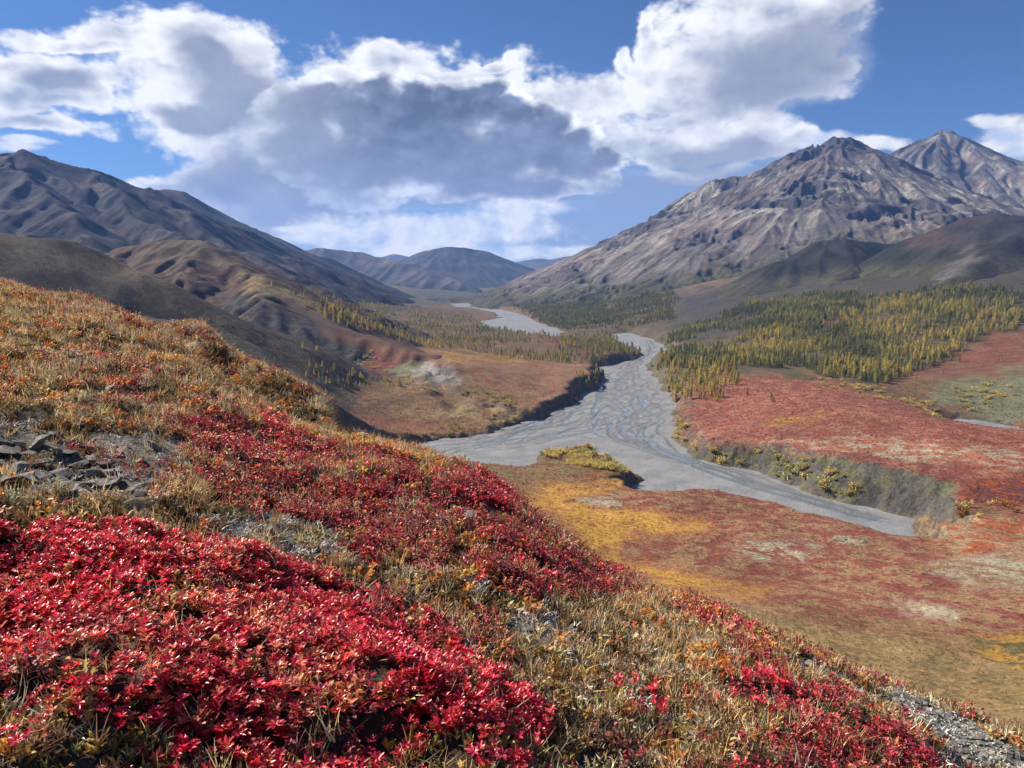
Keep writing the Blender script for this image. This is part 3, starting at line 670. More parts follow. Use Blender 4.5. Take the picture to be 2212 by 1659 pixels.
# dark hills right
def hillcol(a, b, c, seed, foot=None, zf=(5, 30), zs=()):
    def f(X, Y, h, sl, lap, dep, px, py, above):
        n = h.size; X, Y, h = X.ravel(), Y.ravel(), h.ravel()
        A = lerp(np.tile(a, (n, 1)), np.tile(b, (n, 1)), sstep(-.25, .35, fbm(X * .006 , Y * .003 + h * .006, 4, seed)))
        A = lerp(A, np.tile(c, (n, 1)), sstep(.25, .5, fbm(X * .009, Y * .004, 3, seed + 4)))
        if foot is not None: A = lerp(A, np.tile(foot, (n, 1)), sstep(zf[1], zf[0], above.ravel()))
        B = A * .7; q = np.full(n, .45)
        if zs: paint(zs, px.ravel(), py.ravel(), A, B, q, fbm(X * .01, Y * .01, 4, 51), fbm(X * .01, Y * .01, 4, 52))
        return A, B, q
    return f
h1 = [W(1500,690,1950), W(1600,628,1950), W(1700,562,2000), W(1780,516,2050), W(1820,514,2050), W(1870,524,2050), W(1950,530,2100), W(1985,540,2100)]
h1f = [[W(1870,524,2050), W(1830,590,1800), W(1780,630,1650)], [W(1985,540,2100), W(1950,590,1850)]]
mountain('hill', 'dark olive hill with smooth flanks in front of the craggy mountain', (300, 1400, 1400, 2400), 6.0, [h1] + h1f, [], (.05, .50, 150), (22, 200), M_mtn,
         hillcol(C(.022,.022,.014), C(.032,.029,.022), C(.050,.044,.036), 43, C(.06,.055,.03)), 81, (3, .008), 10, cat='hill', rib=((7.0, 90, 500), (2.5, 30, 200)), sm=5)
h2 = [W(1900,600,1750), W(1970,545,1850), W(2040,492,1850), W(2090,468,1850), W(2150,454,1800), W(2212,468,1750), W(2350,520,1650)]
h2f = [[W(2212,468,1750), W(2160,540,1560), W(2080,590,1450), W(2000,630,1350)], [W(2350,520,1650), W(2280,580,1350), W(2200,630,1250)]]
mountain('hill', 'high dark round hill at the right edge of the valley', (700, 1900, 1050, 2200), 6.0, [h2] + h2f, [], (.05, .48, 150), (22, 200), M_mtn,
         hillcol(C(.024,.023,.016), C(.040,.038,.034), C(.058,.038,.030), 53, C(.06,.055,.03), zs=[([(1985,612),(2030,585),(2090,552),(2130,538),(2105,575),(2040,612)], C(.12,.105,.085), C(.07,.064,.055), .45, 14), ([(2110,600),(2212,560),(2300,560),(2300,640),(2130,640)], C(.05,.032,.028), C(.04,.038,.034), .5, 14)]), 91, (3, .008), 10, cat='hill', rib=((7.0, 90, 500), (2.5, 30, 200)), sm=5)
# far hills
hc = [W(600,560,6200), W(690,534,6000), W(760,541,6000), W(800,548,5900), W(850,560,5700), W(930,585,5400), W(1010,612,5100)]
mountain('hill', 'ribbed blue-grey far ridge left of the domed hill', (-2700, -200, 4500, 6900), 16.0, [hc], [], (.22, .30, 260), (30, 400), M_far,
         hillcol(C(.07,.066,.064), C(.11,.095,.085), C(.07,.066,.05), 63, C(.05,.052,.034), (10, 60)), 101, (6, .003), cat='hill', rib=((26, 190, 900),), sm=3)
hd = [W(830,590,7200), W(890,560,7000), W(930,538,7000), W(962,531,7000), W(1000,533,7000), W(1045,541,7000), W(1075,556,7000), W(1112,578,6900), W(1160,600,6700), W(1220,628,6400)]
mountain('hill', 'domed blue far hill closing the end of the valley', (-1900, 1200, 5300, 8000), 18.0, [hd], [], (.2, .27, 300), (26, 400), M_far,
         hillcol(C(.045,.044,.043), C(.065,.06,.056), C(.09,.08,.072), 73, C(.045,.048,.03), (10, 60)), 111, (6, .003), cat='hill', rib=((20, 170, 900),), sm=3)
he = [W(780,570,11000), W(850,546,11000), W(880,552,11000), W(960,580,11000)]
mountain('hill', 'small faint blue summit behind the far ridge', (-3500, 500, 9500, 12500), 45.0, [he], [], (.15, .25, 400), (40, 600), M_far, hillcol(C(.09,.085,.08), C(.1,.09,.085), C(.1,.09,.085), 83), 121, (12, .002), cat='hill')
hf = [W(1080,585,10000), W(1125,562,10000), W(1170,558,10000), W(1190,560,10000), W(1215,553,10000), W(1255,549,10000), W(1300,552,10000), W(1400,560,10000)]
mountain('hill', 'farthest faint blue hill behind the foot of the craggy mountain', (-1500, 3500, 8000, 11500), 40.0, [hf], [], (.12, .22, 500), (50, 700), M_far, hillcol(C(.085,.08,.075), C(.1,.09,.085), C(.1,.09,.085), 93), 131, (12, .002), cat='hill')
def land_z(x, y):
    z = valley_z(x, y)
    for x0, y0, c, g in FIELDS:
        fx, fy = (x - x0) / c, (y - y0) / c
        k = (fx >= 0) & (fy >= 0) & (fx < g.shape[1] - 1) & (fy < g.shape[0] - 1)
        if k.any(): z[k] = np.maximum(z[k], bilin(g, fx[k], fy[k]))
    return z
print('LAND', round(time.time() - T0, 1))
# ================================================================ LARCHES AND SHRUBS
def inst_group(name, protos):
    g = bpy.data.node_groups.new(name, 'GeometryNodeTree')
    g.interface.new_socket('Geometry', in_out='INPUT', socket_type='NodeSocketGeometry')
    g.interface.new_socket('Geometry', in_out='OUTPUT', socket_type='NodeSocketGeometry')
    t = NT(g); gi = g.nodes.new('NodeGroupInput'); go = g.nodes.new('NodeGroupOutput')
    jn = g.nodes.new('GeometryNodeJoinGeometry')
    for p in reversed(protos):
        oi = g.nodes.new('GeometryNodeObjectInfo'); oi.inputs['Object'].default_value = p; oi.inputs['As Instance'].default_value = True
        g.links.new(oi.outputs['Geometry'], jn.inputs[0])
    def na(nm, ty):
        nd = g.nodes.new('GeometryNodeInputNamedAttribute'); nd.data_type = ty; nd.inputs[0].default_value = nm; return nd.outputs[0]
    ip = g.nodes.new('GeometryNodeInstanceOnPoints')
    g.links.new(gi.outputs[0], ip.inputs['Points']); g.links.new(jn.outputs[0], ip.inputs['Instance'])
    ip.inputs['Pick Instance'].default_value = True
    g.links.new(na('idx', 'INT'), ip.inputs['Instance Index'])
    er = g.nodes.new('FunctionNodeEulerToRotation'); g.links.new(na('rot', 'FLOAT_VECTOR'), er.inputs[0])
    g.links.new(er.outputs[0], ip.inputs['Rotation']); g.links.new(na('scl', 'FLOAT_VECTOR'), ip.inputs['Scale'])
    g.links.new(ip.outputs[0], go.inputs[0])
    return g
def scatter(name, protos, P, rot, scl, col, idx, label, cat):
    n = len(P); m = bpy.data.meshes.new(name)
    m.vertices.add(n); m.vertices.foreach_set('co', np.asarray(P, np.float32).ravel())
    a = m.attributes.new('rot', 'FLOAT_VECTOR', 'POINT'); a.data.foreach_set('vector', np.asarray(rot, np.float32).ravel())
    a = m.attributes.new('scl', 'FLOAT_VECTOR', 'POINT'); a.data.foreach_set('vector', np.asarray(scl, np.float32).ravel())
    a = m.attributes.new('idx', 'INT', 'POINT'); a.data.foreach_set('value', np.asarray(idx, np.int32))
    a = m.attributes.new('tint', 'FLOAT_COLOR', 'POINT'); a.data.foreach_set('color', np.concatenate([col, np.ones((n, 1))], 1).astype(np.float32).ravel())
    o = link(name, m)
    md = o.modifiers.new('scatter', 'NODES'); md.node_group = inst_group(name, protos)
    return tag(o, label, cat, kind='stuff')
def leaf_material(name, instanced, trans=.3, rough=.5, spec=.35, varamt=.5, stem=(.06, .04, .03)):
    m, t, b = newmat(name)
    if instanced: c = t.new('ShaderNodeAttribute', attribute_name='tint', attribute_type='INSTANCER').outputs['Color']
    else: c = t.new('ShaderNodeObjectInfo').outputs['Color']
    v = t.new('ShaderNodeAttribute', attribute_name='v').outputs['Fac']
    st = t.new('ShaderNodeAttribute', attribute_name='stem').outputs['Fac']
    c = t.bright(c, t.mapr(v, 0, 1, 1 - varamt, 1 + varamt, 'LINEAR'))
    c = t.mix(st, c, stem)
    t.put(b.inputs['Base Color'], c); b.inputs['Roughness'].default_value = rough; b.inputs['Specular IOR Level'].default_value = spec
    tr = t.new('ShaderNodeBsdfTranslucent', {'Color': c})
    mx = t.new('ShaderNodeMixShader', {0: trans, 1: b.outputs[0], 2: tr.outputs[0]})
    out = m.node_tree.nodes['Material Output']; t.put(out.inputs[0], mx.outputs[0])
    return m
M_larch_i = leaf_material('larch needles', True, .55, .8, .1, .45)
M_larch_o = leaf_material('larch needles near', False, .55, .8, .1, .45)
M_bark, t, b = newmat('larch bark')
t.put(b.inputs['Base Color'], t.mix(t.noise(t.new('ShaderNodeNewGeometry').outputs['Position'], 3.0, 4), (.035, .027, .02), (.085, .065, .05)))
b.inputs['Roughness'].default_value = .95
def tube(pts, rad, sides=5):
    V = []; F = []
    pts = np.array(pts, float)
    for i, p in enumerate(pts):
        d = pts[min(i + 1, len(pts) - 1)] - pts[max(i - 1, 0)]; d /= np.linalg.norm(d) + 1e-9
        a = np.cross(d, (0.3, 1, 0.2)); a /= np.linalg.norm(a) + 1e-9; c = np.cross(d, a)
        for k in range(sides):
            an = 2 * math.pi * k / sides
            V.append(p + rad[i] * (a * math.cos(an) + c * math.sin(an)))
    for i in range(len(pts) - 1):
        for k in range(sides):
            k2 = (k + 1) % sides
            F.append((i * sides + k, i * sides + k2, (i + 1) * sides + k2, (i + 1) * sides + k))
    return np.array(V), np.array(F)
def larch_parts(seed, h=1.0, wid=.17, nb=62, full=1.0):
    """trunk with limbs, and a crown of many small needle sprays; unit height"""
    r = np.random.default_rng(seed)
    tv, tf = [], []; off = 0
    lean = r.normal(0, .012, 2)
    def ax(z): return np.array([lean[0] * z * z * 2, lean[1] * z * z * 2, z])
    V, F = tube([ax(z) for z in (0, .15, .4, .7, 1.0)], [.016, .013, .010, .006, .001], 6); tv.append(V); tf.append(F + off); off += len(V)
    cv = []; va = []
    for i in range(nb):
        z = .10 + .88 * (i + r.uniform(0, 1)) / nb
        prof = (1 - z) ** .62 * min(1, (z - .02) / .22) * full
        if r.random() < .12: prof *= .35
        L = wid * prof * r.uniform(.65, 1.25) + .012
        an = i * 2.4 + r.uniform(-.5, .5); d = np.array([math.cos(an), math.sin(an), r.uniform(-.15, .25)])
        base = ax(z); tip = base + d * L
        if i % 3 == 0:
            V, F = tube([base, tip], [.004, .001], 3); tv.append(V); tf.append(F + off); off += len(V)
        ns = 2 + int(L / .035)
        for k in range(ns):
            f = (k + .6) / ns; p = base + d * L * f + r.normal(0, .012, 3)
            s = r.uniform(.024, .044) * (1.15 - .3 * f)
            for q in range(2):
                n = r.normal(0, 1, 3); n /= np.linalg.norm(n); a = np.cross(n, r.normal(0, 1, 3)); a /= np.linalg.norm(a) + 1e-9; c = np.cross(n, a)
                vv = r.uniform(0, 1)
                cv += [p + a * s, p + c * s * .75, p - a * s, p - c * s * .75]; va += [vv] * 4
    cv = np.array(cv); cf = np.arange(len(cv)).reshape(-1, 4)
    return np.concatenate(tv) , np.concatenate(tf), cv, cf, np.array(va)
LARCH = []
for sd_, wd, nb, fl in ((1, .25, 74, 1.0), (2, .21, 70, 1.0), (3, .29, 72, .95), (4, .17, 60, .9), (5, .24, 78, 1.1)):
    tv, tf, cv, cf, va = larch_parts(sd_, 1, wd, nb, fl)
    mt = mesh_np('larch_trunk', tv, tf, M_bark, smooth=True)
    mc = mesh_np('larch_crown', cv, cf, M_larch_o, smooth=False, attrs={'v': va, 'stem': np.zeros(len(va))})
    V = np.concatenate([tv, cv]); Fq = np.concatenate([tf, cf + len(tv)])
    fm = np.concatenate([np.zeros(len(tf)), np.ones(len(cf))])
    mall = mesh_np('larch_tree', V, Fq, mats=[M_bark, M_larch_i], fmat=fm, smooth=False, attrs={'v': np.concatenate([np.zeros(len(tv)), va]), 'stem': np.zeros(len(V))})
    LARCH.append((mt, mc, bpy.data.objects.new('larch_source', mall)))
def sample_land(poly, n_per_ha, seed, warp=20, ymax=4500):
    """stand points spread evenly over the ground inside a stretch of the place"""
    rng = np.random.default_rng(seed); poly = np.array(poly, float)
    a = (poly[:, 0] - 1106) / FD; u0, u1 = a.min() * 1.03 - .01, a.max() * 1.03 + .01
    # coarse search for the distance range
    U, Yq = np.meshgrid(np.linspace(u0, u1, 60), 300 * (ymax / 300.0) ** np.linspace(0, 1, 160)); X = U * Yq
    px, py = proj(X, Yq, land_z(X, Yq)); k = inpoly(px, py, [tuple(p) for p in poly])
    if not k.any(): return np.zeros((0, 3))
    y0, y1 = Yq[k].min() * .97, Yq[k].max() * 1.03
    area = (u1 - u0) * (y1 * y1 - y0 * y0) / 2
    n = int(area / 10000 * n_per_ha); n = min(n, 90000)
    u = rng.uniform(u0, u1, n); y = np.sqrt(rng.uniform(y0 * y0, y1 * y1, n)); x = u * y
    z = land_z(x, y); px, py = proj(x, y, z)
    k = inpoly(px + fbm(x * .02, y * .02, 3, seed) * warp * 1.6, py + fbm(x * .02 + 5, y * .02, 3, seed) * warp * .7, [tuple(p) for p in poly]) & (river_sd(x, y) > 4)
    return np.stack([x, y, z], 1)[k]
GOLD, YG, DG, OCH = C(.66,.54,.16), C(.52,.47,.15), C(.28,.28,.105), C(.54,.41,.14)
STANDS = [ # polygon, trees per hectare, height, (colour, colour, share), label, clump
 ([(1400,795),(1440,765),(1560,745),(1700,700),(1900,655),(2070,625),(2110,650),(2212,665),(2230,700),(2130,725),(2060,770),(1960,812),(1900,832),(1830,818),(1700,795),(1600,790),(1500,800)], 330, (8, 13), (YG, DG, GOLD), 'larch in the dense yellow-green wood on the right valley side', .30),
 ([(1560,720),(1640,690),(1700,668),(1900,642),(2080,612),(2225,640),(2225,670),(2080,640),(1900,668),(1700,712)], 260, (8, 12), (DG, YG, DG), 'dark larch along the upper edge of the right-hand wood', .25),
 ([(1428,838),(1440,805),(1500,795),(1585,797),(1600,825),(1550,865),(1480,868),(1450,872)], 300, (7, 11), (GOLD, YG, OCH), 'golden larch in the stand on the river bluff at the bend', .15),
 ([(1420,738),(1500,705),(1620,655),(1830,628),(1875,645),(1700,690),(1560,705),(1440,745)], 320, (8, 12), (DG, YG, DG), 'dark green larch in the wood below the dark hill', .25),
 ([(1090,657),(1300,640),(1460,632),(1450,690),(1350,705),(1215,712),(1150,690)], 170, (9, 13), (DG, YG * .8, DG), 'dark larch at the foot of the craggy mountain', .3),
 ([(560,612),(700,648),(860,660),(1000,682),(1060,708),(1200,728),(1330,722),(1395,762),(1290,785),(1150,785),(1000,757),(880,738),(780,708),(680,678)], 75, (7, 11), (YG, DG * 1.1, OCH), 'larch in the broad wood on the valley floor left of the river', .42),
 ([(640,652),(700,690),(790,716),(880,742),(960,756),(940,742),(840,712),(740,676)], 110, (7, 10), (GOLD, OCH, GOLD), 'bright yellow larch along the crest edge of the valley wood', .1),
 ([(1250,805),(1310,795),(1325,825),(1290,850),(1262,845)], 150, (6, 10), (YG, GOLD, DG), 'larch on the bank corner left of the river bend', .1),
 ([(655,795),(720,800),(800,812),(860,830),(800,842),(720,845),(668,830)], 120, (5, 8), (GOLD, YG, OCH), 'yellow larch in the hollow above the brown terrace', .15),
 ([(1220,725),(1340,735),(1390,760),(1300,775),(1200,760)], 110, (7, 10), (YG, DG, OCH), 'larch scattered over the river flat in mid valley', .3),
 ([(1900,835),(2050,790),(2200,740),(2212,800),(2040,820)], 7, (6, 10), (GOLD, OCH, YG), 'lone golden larch on the red slope below the wood', 0),
 ([(1500,860),(1600,835),(1740,840),(1640,875),(1520,880)], 9, (5, 8), (GOLD, OCH, YG), 'small lone larch on the red terrace', 0),
 ([(560,730),(680,760),(720,800),(620,800)], 10, (5, 8), (GOLD, YG, OCH), 'small lone larch on the dark slope at left', 0),
 ([(540,590),(600,625),(690,665),(650,650),(560,610)], 90, (6, 9), (GOLD, OCH, GOLD), 'yellow larch on the skyline of the domed hill spur', .0),
]
rt = np.random.default_rng(99); allT = []
for si, (poly, dens, hh, cols, lab, clump) in enumerate(STANDS):
    P = sample_land(poly, dens, 200 + si, 14)
    if clump:
        c = fbm(P[:, 0] * .008, P[:, 1] * .008, 4, 300 + si); P = P[c > -.9 + clump * 1.6 + rt.normal(0, .12, len(P))]
    n = len(P); q = fbm(P[:, 0] * .010, P[:, 1] * .010, 3, 400 + si) + rt.normal(0, .22, n)
    col = lerp(np.tile(cols[0], (n, 1)), np.tile(cols[1], (n, 1)), sstep(-.05, .45, q)); col = lerp(col, np.tile(cols[2], (n, 1)), sstep(.1, .5, -q))
    col = col * rt.uniform(.75, 1.25, (n, 1))
    h = rt.uniform(hh[0] * .55, hh[1] * .95, n) * np.where(rt.random(n) < .2, .6, 1)
    allT += [(h[i] / P[i, 1], P[i], h[i], col[i], si) for i in range(n)]
allT.sort(key=lambda q: -q[0])
inview = [q for q in allT]
NEAR = inview[:300]; REST = inview[300:]
print('TREES', len(allT))
for k, (_, p, h, col, si) in enumerate(NEAR):
    mt, mc, _o = LARCH[k % 5]
    e = bpy.data.objects.new('larch_tree', None); sc.collection.objects.link(e); e.empty_display_size = .3
    e.location = p; e.rotation_euler = (0, 0, rt.uniform(0, 6.28)); w = rt.uniform(.85, 1.2); e.scale = (h * w, h * w, h)
    lab = STANDS[si][4]
    if si == 0:
        g_ = col[0] / (col[1] + 1e-6); tone = 'golden' if g_ > 1.22 else ('yellow-green' if g_ > 1.06 else 'dark green'); qx = proj(p[0], p[1], p[2])[0]
        lab = tone + ' larch ' + ('at the river-bend end of' if qx < 1640 else 'in the middle of' if qx < 1900 else 'at the right-edge end of') + ' the dense wood on the right valley side'
    tag(e, lab, 'tree', lab.replace('larch ', 'larches ', 1))
    o1 = link('trunk', mt, e); o2 = link('crown', mc, e); o2.color = (*col, 1)
P = np.array([q[1] for q in REST]); n = len(P); hs = np.array([q[2] for q in REST]); w = rt.uniform(.85, 1.25, n)
scatter('larch_forest', [l[2] for l in LARCH], P, np.stack([np.zeros(n), np.zeros(n), rt.uniform(0, 6.28, n)], 1), np.stack([hs * w, hs * w, hs], 1),
        np.array([q[3] for q in REST]), rt.integers(0, 5, n), 'green and golden larch forest spread along both sides of the valley', 'forest')
# ---- willow scrub
M_shrub_i = leaf_material('willow leaves', True, .3, .7, .15, .5)
def shrub_mesh(seed, nl=150):
    r = np.random.default_rng(seed); cv = []; va = []; sv = []
    for k in range(9):
        an = r.uniform(0, 6.28); d = np.array([math.cos(an) * r.uniform(.3, .8), math.sin(an) * r.uniform(.3, .8), r.uniform(.5, 1)])
        V, F = tube([np.zeros(3), d * .5, d * .9], [.02, .012, .004], 3); 
        for f in F: cv += [V[j] for j in f]; va += [.3] * 4; sv += [1.0] * 4
        for j in range(nl // 9):
            p = d * r.uniform(.35, 1.05) + r.normal(0, .13, 3); p[2] = max(p[2], .04); s = r.uniform(.06, .13); vv = r.uniform(0, 1)
            nrm_ = r.normal(0, 1, 3); a = np.cross(nrm_, (0.2, .5, 1)); a /= np.linalg.norm(a); c = np.cross(a, r.normal(0, 1, 3)); c /= np.linalg.norm(c)
            cv += [p + a * s, p + c * s * .7, p - a * s, p - c * s * .7]; va += [vv] * 4; sv += [0.0] * 4
    cv = np.array(cv); return cv, np.arange(len(cv)).reshape(-1, 4), np.array(va), np.array(sv)
SHR = []
for s_ in range(4):
    V, Fq, va, sv = shrub_mesh(50 + s_); SHR.append(bpy.data.objects.new('shrub_source', mesh_np('willow_shrub', V, Fq, M_shrub_i, smooth=False, attrs={'v': va, 'stem': sv})))
WIL, WIL2 = C(.64,.47,.12), C(.44,.38,.13)
SCRUB = [
 ([(1165,985),(1180,965),(1290,960),(1340,985),(1380,1010),(1360,1030),(1250,1010)], 900, (1.8, 3.6), WIL, WIL2, 'yellow willow thicket on the near edge of the gravel bed', 'willow_thicket'),
 ([(1440,905),(1480,915),(1500,950),(1470,965),(1440,945)], 420, (2, 4.2), WIL, WIL, 'yellow willow scrub on the bank point below the bluff', 'willow_thicket'),
 ([(1480,965),(1620,975),(1800,1010),(1880,1060),(1850,1085),(1700,1045),(1560,1005)], 300, (2.2, 4.6), WIL, WIL2, 'yellow willow bushes dotted down the right river scarp', 'willow_scrub'),
 ([(1840,1080),(1960,1118),(2070,1120),(2212,1125),(2212,1095),(2080,1080),(2060,1112),(1900,1090)], 200, (2, 4), WIL, C(.30,.13,.03), 'yellow and orange willow scrub below the grey bluff', 'willow_scrub'),
 ([(1720,830),(1850,850),(1960,880),(2040,905),(2010,870),(1900,835),(1800,820)], 160, (1.6, 3.2), WIL2, WIL, 'olive willow scrub along the gully behind the red terrace', 'willow_scrub'),
 ([(2060,840),(2160,820),(2212,850),(2140,880),(2080,890)], 170, (1.8, 3.6), WIL, WIL2, 'yellow willow bushes on the green slope at the right edge', 'willow_scrub'),
 ([(990,845),(1100,855),(1180,870),(1160,895),(1060,880),(1000,860)], 170, (1.8, 3.4), WIL2, YG * .8, 'olive scrub along the gully mouth between the brown terraces', 'willow_scrub'),
 ([(860,935),(1000,915),(1160,880),(1290,845),(1300,855),(1170,903),(1000,945),(860,965)], 220, (1.4, 2.8), WIL2 * .8, OCH * .7, 'low brown scrub along the left river bank', 'willow_scrub'),
 ([(740,740),(860,790),(930,830),(1010,860),(880,840),(760,790)], 70, (1.4, 2.8), WIL2, WIL, 'olive bushes on the dark ravine slope', 'willow_scrub'),
]
for si, (poly, dens, hh, ca, cb, lab, nm) in enumerate(SCRUB):
    P = sample_land(poly, dens, 500 + si, 10, 1300); n = len(P)
    if not n: continue
    q = fbm(P[:, 0] * .05, P[:, 1] * .05, 3, 600 + si); k = q > -.25; P = P[k]; n = len(P); q = q[k]
    h = rt.uniform(hh[0], hh[1], n)
    col = lerp(np.tile(ca, (n, 1)), np.tile(cb, (n, 1)), sstep(-.1, .4, q + rt.normal(0, .2, n))) * rt.uniform(.8, 1.2, (n, 1))
    w = rt.uniform(1.0, 1.5, n)
    scatter(nm, SHR, P - np.array([0, 0, .1]), np.stack([np.zeros(n), np.zeros(n), rt.uniform(0, 6.28, n)], 1), np.stack([h * w, h * w, h], 1), col, rt.integers(0, 4, n), lab, 'scrub')
# ---- dwarf shrubs that roughen the tundra
rng = np.random.default_rng(321); n = 150000
u = rng.uniform(-.72, .72, n); y = np.sqrt(rng.uniform(95 ** 2, 760 ** 2, n)); k = rng.random(n) < np.clip((230 / y) ** 1.1, .1, 1); u, y = u[k], y[k]; x = u * y
z = land_z(x, y); px, py = proj(x, y, z); k = (px > -30) & (px < 2240) & (py < 1640) & (py > 700) & (river_sd(x, y) > 6)
k &= ~((px < 700) & (py > 1000)); k &= ~inpoly(px, py, [(1440,940),(1520,960),(1800,995),(1950,1015),(2080,1050),(2080,1120),(1940,1125),(1700,1050),(1500,995)]); x, y, z, u = x[k], y[k], z[k], u[k]
fu = np.clip(np.round((x / (y + 40) + 1) / 2 * (nu - 1)).astype(int), 0, nu - 1); fy = np.clip(np.searchsorted(yy, y), 0, ny_ - 1)
q = rng.random(len(x))[:, None]; col = VA[fy, fu] * (1 - q) + VB[fy, fu] * q; col = np.clip(col * rng.uniform(.8, 2.2, (len(x), 1)) * np.array([1.12, 1.0, .95]), .02, .8)
n = len(x); h = rng.uniform(.10, .36, n) * np.clip(y / 260, .8, 1.7); w = rng.uniform(1.2, 2.4, n)
scatter('tundra_dwarf_shrubs', SHR, np.stack([x, y, z - .05], 1), np.stack([np.zeros(n), np.zeros(n), rng.uniform(0, 6.28, n)], 1), np.stack([h * w, h * w, h], 1), col, rng.integers(0, 4, n), 'low red and brown dwarf shrubs dotting the tundra terraces', 'shrubs')
print('DWARF', n)
print('WOODS', round(time.time() - T0, 1))
# ================================================================ NEAR SLOPE (the camera stands on it)
HC = 1.5
SIL = [(-400,480),(-150,560),(0,615),(100,645),(200,683),(300,716),(420,775),(500,820),(560,855),(640,895),(700,925),(760,940),(830,958),(920,985),(1000,1012),(1060,1040),(1120,1082),(1220,1165),(1300,1232),(1400,1275),(1560,1325),(1700,1385),(1850,1455),(2000,1525),(2212,1622),(2500,1740)]
_su = []; _st = []
for a_, b_ in SIL:
    x_, yd_, zd_ = ray(a_, b_); _su.append(x_ / yd_); _st.append(zd_ / yd_)
_ug = np.linspace(-1.4, 1.4, 561)
_tg = np.interp(_ug, _su, _st)
_tg = np.where(_ug < _su[0], _st[0] - (_ug - _su[0]) * .42, _tg); _tg = np.where(_ug > _su[-1], _st[-1] - (_ug - _su[-1]) * .48, _tg)
_k = np.exp(-np.linspace(-2, 2, 15) ** 2); _k /= _k.sum()
_tg = np.convolve(np.pad(_tg, 7, mode='edge'), _k, 'valid')
_yc = np.interp(_ug, [-1.0, -.67, -.43, -.25, 0.0, .12, .36, .67, 1.0], [15, 13, 10.5, 8.6, 6.8, 5.9, 4.9, 4.2, 3.8])
def yc_of(u): return np.interp(u, _ug, _yc)
MOUND = [(-60,1130),(150,1155),(480,1182),(640,1205),(760,1258),(900,1342),(1080,1452),(1190,1562),(1150,1760),(-60,1760)]
def smooth_z(x, y):
    ye = np.maximum(y, .7); u = np.clip(x / ye, -1.35, 1.35)
    t = np.interp(u, _ug, _tg); yc = yc_of(u); ti = t + 1.5 * HC / yc; k = .5 * HC / yc ** 3
    ym = np.minimum(ye, 2.0 * yc)
    z = ti * ym - HC - k * ym ** 3
    dz = ti - 3 * k * ym ** 2
    return z + (ye - ym) * np.maximum(dz, -1.6) - np.minimum(y - .7, 0) * .0
def near_rel(x, y):
    ye = np.maximum(y, .7); u = np.clip(x / ye, -1.35, 1.35)
    z = smooth_z(x, y); yc = yc_of(u)
    # turf lip with a shaded riser under it, high on the slope
    on = sstep(-.47, -.40, u) * sstep(-.225, -.255, u)
    lip = sstep(yc * .80, yc * .90, ye + fbm(x * .9, y * .9, 3, 701) * .2) * .34 * on
    z = z + lip
    on2 = sstep(-.62, -.55, u) * sstep(-.36, -.42, u)
    z = z + sstep(yc * .58, yc * .66, ye + fbm(x * .9, y * .9, 3, 702) * .25) * .14 * on2
    fade = sstep(.9, 1.6, ye)
    z = z + fade * (fbm(x * .9, y * .9, 4, 703) * .075 + fbm(x * 3.2, y * 3.2, 3, 704) * .028 - np.abs(fbm(x * 1.7, y * 1.7, 3, 705)) * .04)
    return z
# the red cushion in the corner swells above the slope
_mp = []
for a_, b_ in MOUND:
    x_, yd_, zd_ = ray(a_, b_); uu_, tt_ = x_ / yd_, zd_ / yd_
    ys = np.linspace(1.0, 8, 300); zz = smooth_z(uu_ * ys, ys) / ys
    i_ = np.argmin(np.abs(zz - tt_)); _mp.append((uu_ * ys[i_], ys[i_]))
def near_z(x, y):
    z = near_rel(x, y)
    d = sdpoly(x, y, _mp)
    z = z + .13 * sstep(.02, -.45, d + fbm(x * 2, y * 2, 3, 706) * .15)
    return CAMZ + z
nu2, ny2 = 420, 330
U2, Y2 = np.meshgrid(np.linspace(-1.3, 1.3, nu2), np.concatenate([np.linspace(-1.5, .95, 20), 1.0 * (34 / 1.0) ** np.linspace(0, 1, ny2 - 20)]))
X2 = U2 * np.maximum(Y2, 1.0) * np.where(Y2 < 1.0, 1.4, 1.0)
X2 = U2 * np.maximum(Y2, 1.0)
Z2 = near_z(X2, Y2)
HOLES = [(418,1352,.055),(820,1460,.07),(1270,1640,.05),(560,1420,.05),(1740,1440,.05),(300,1090,.06)]
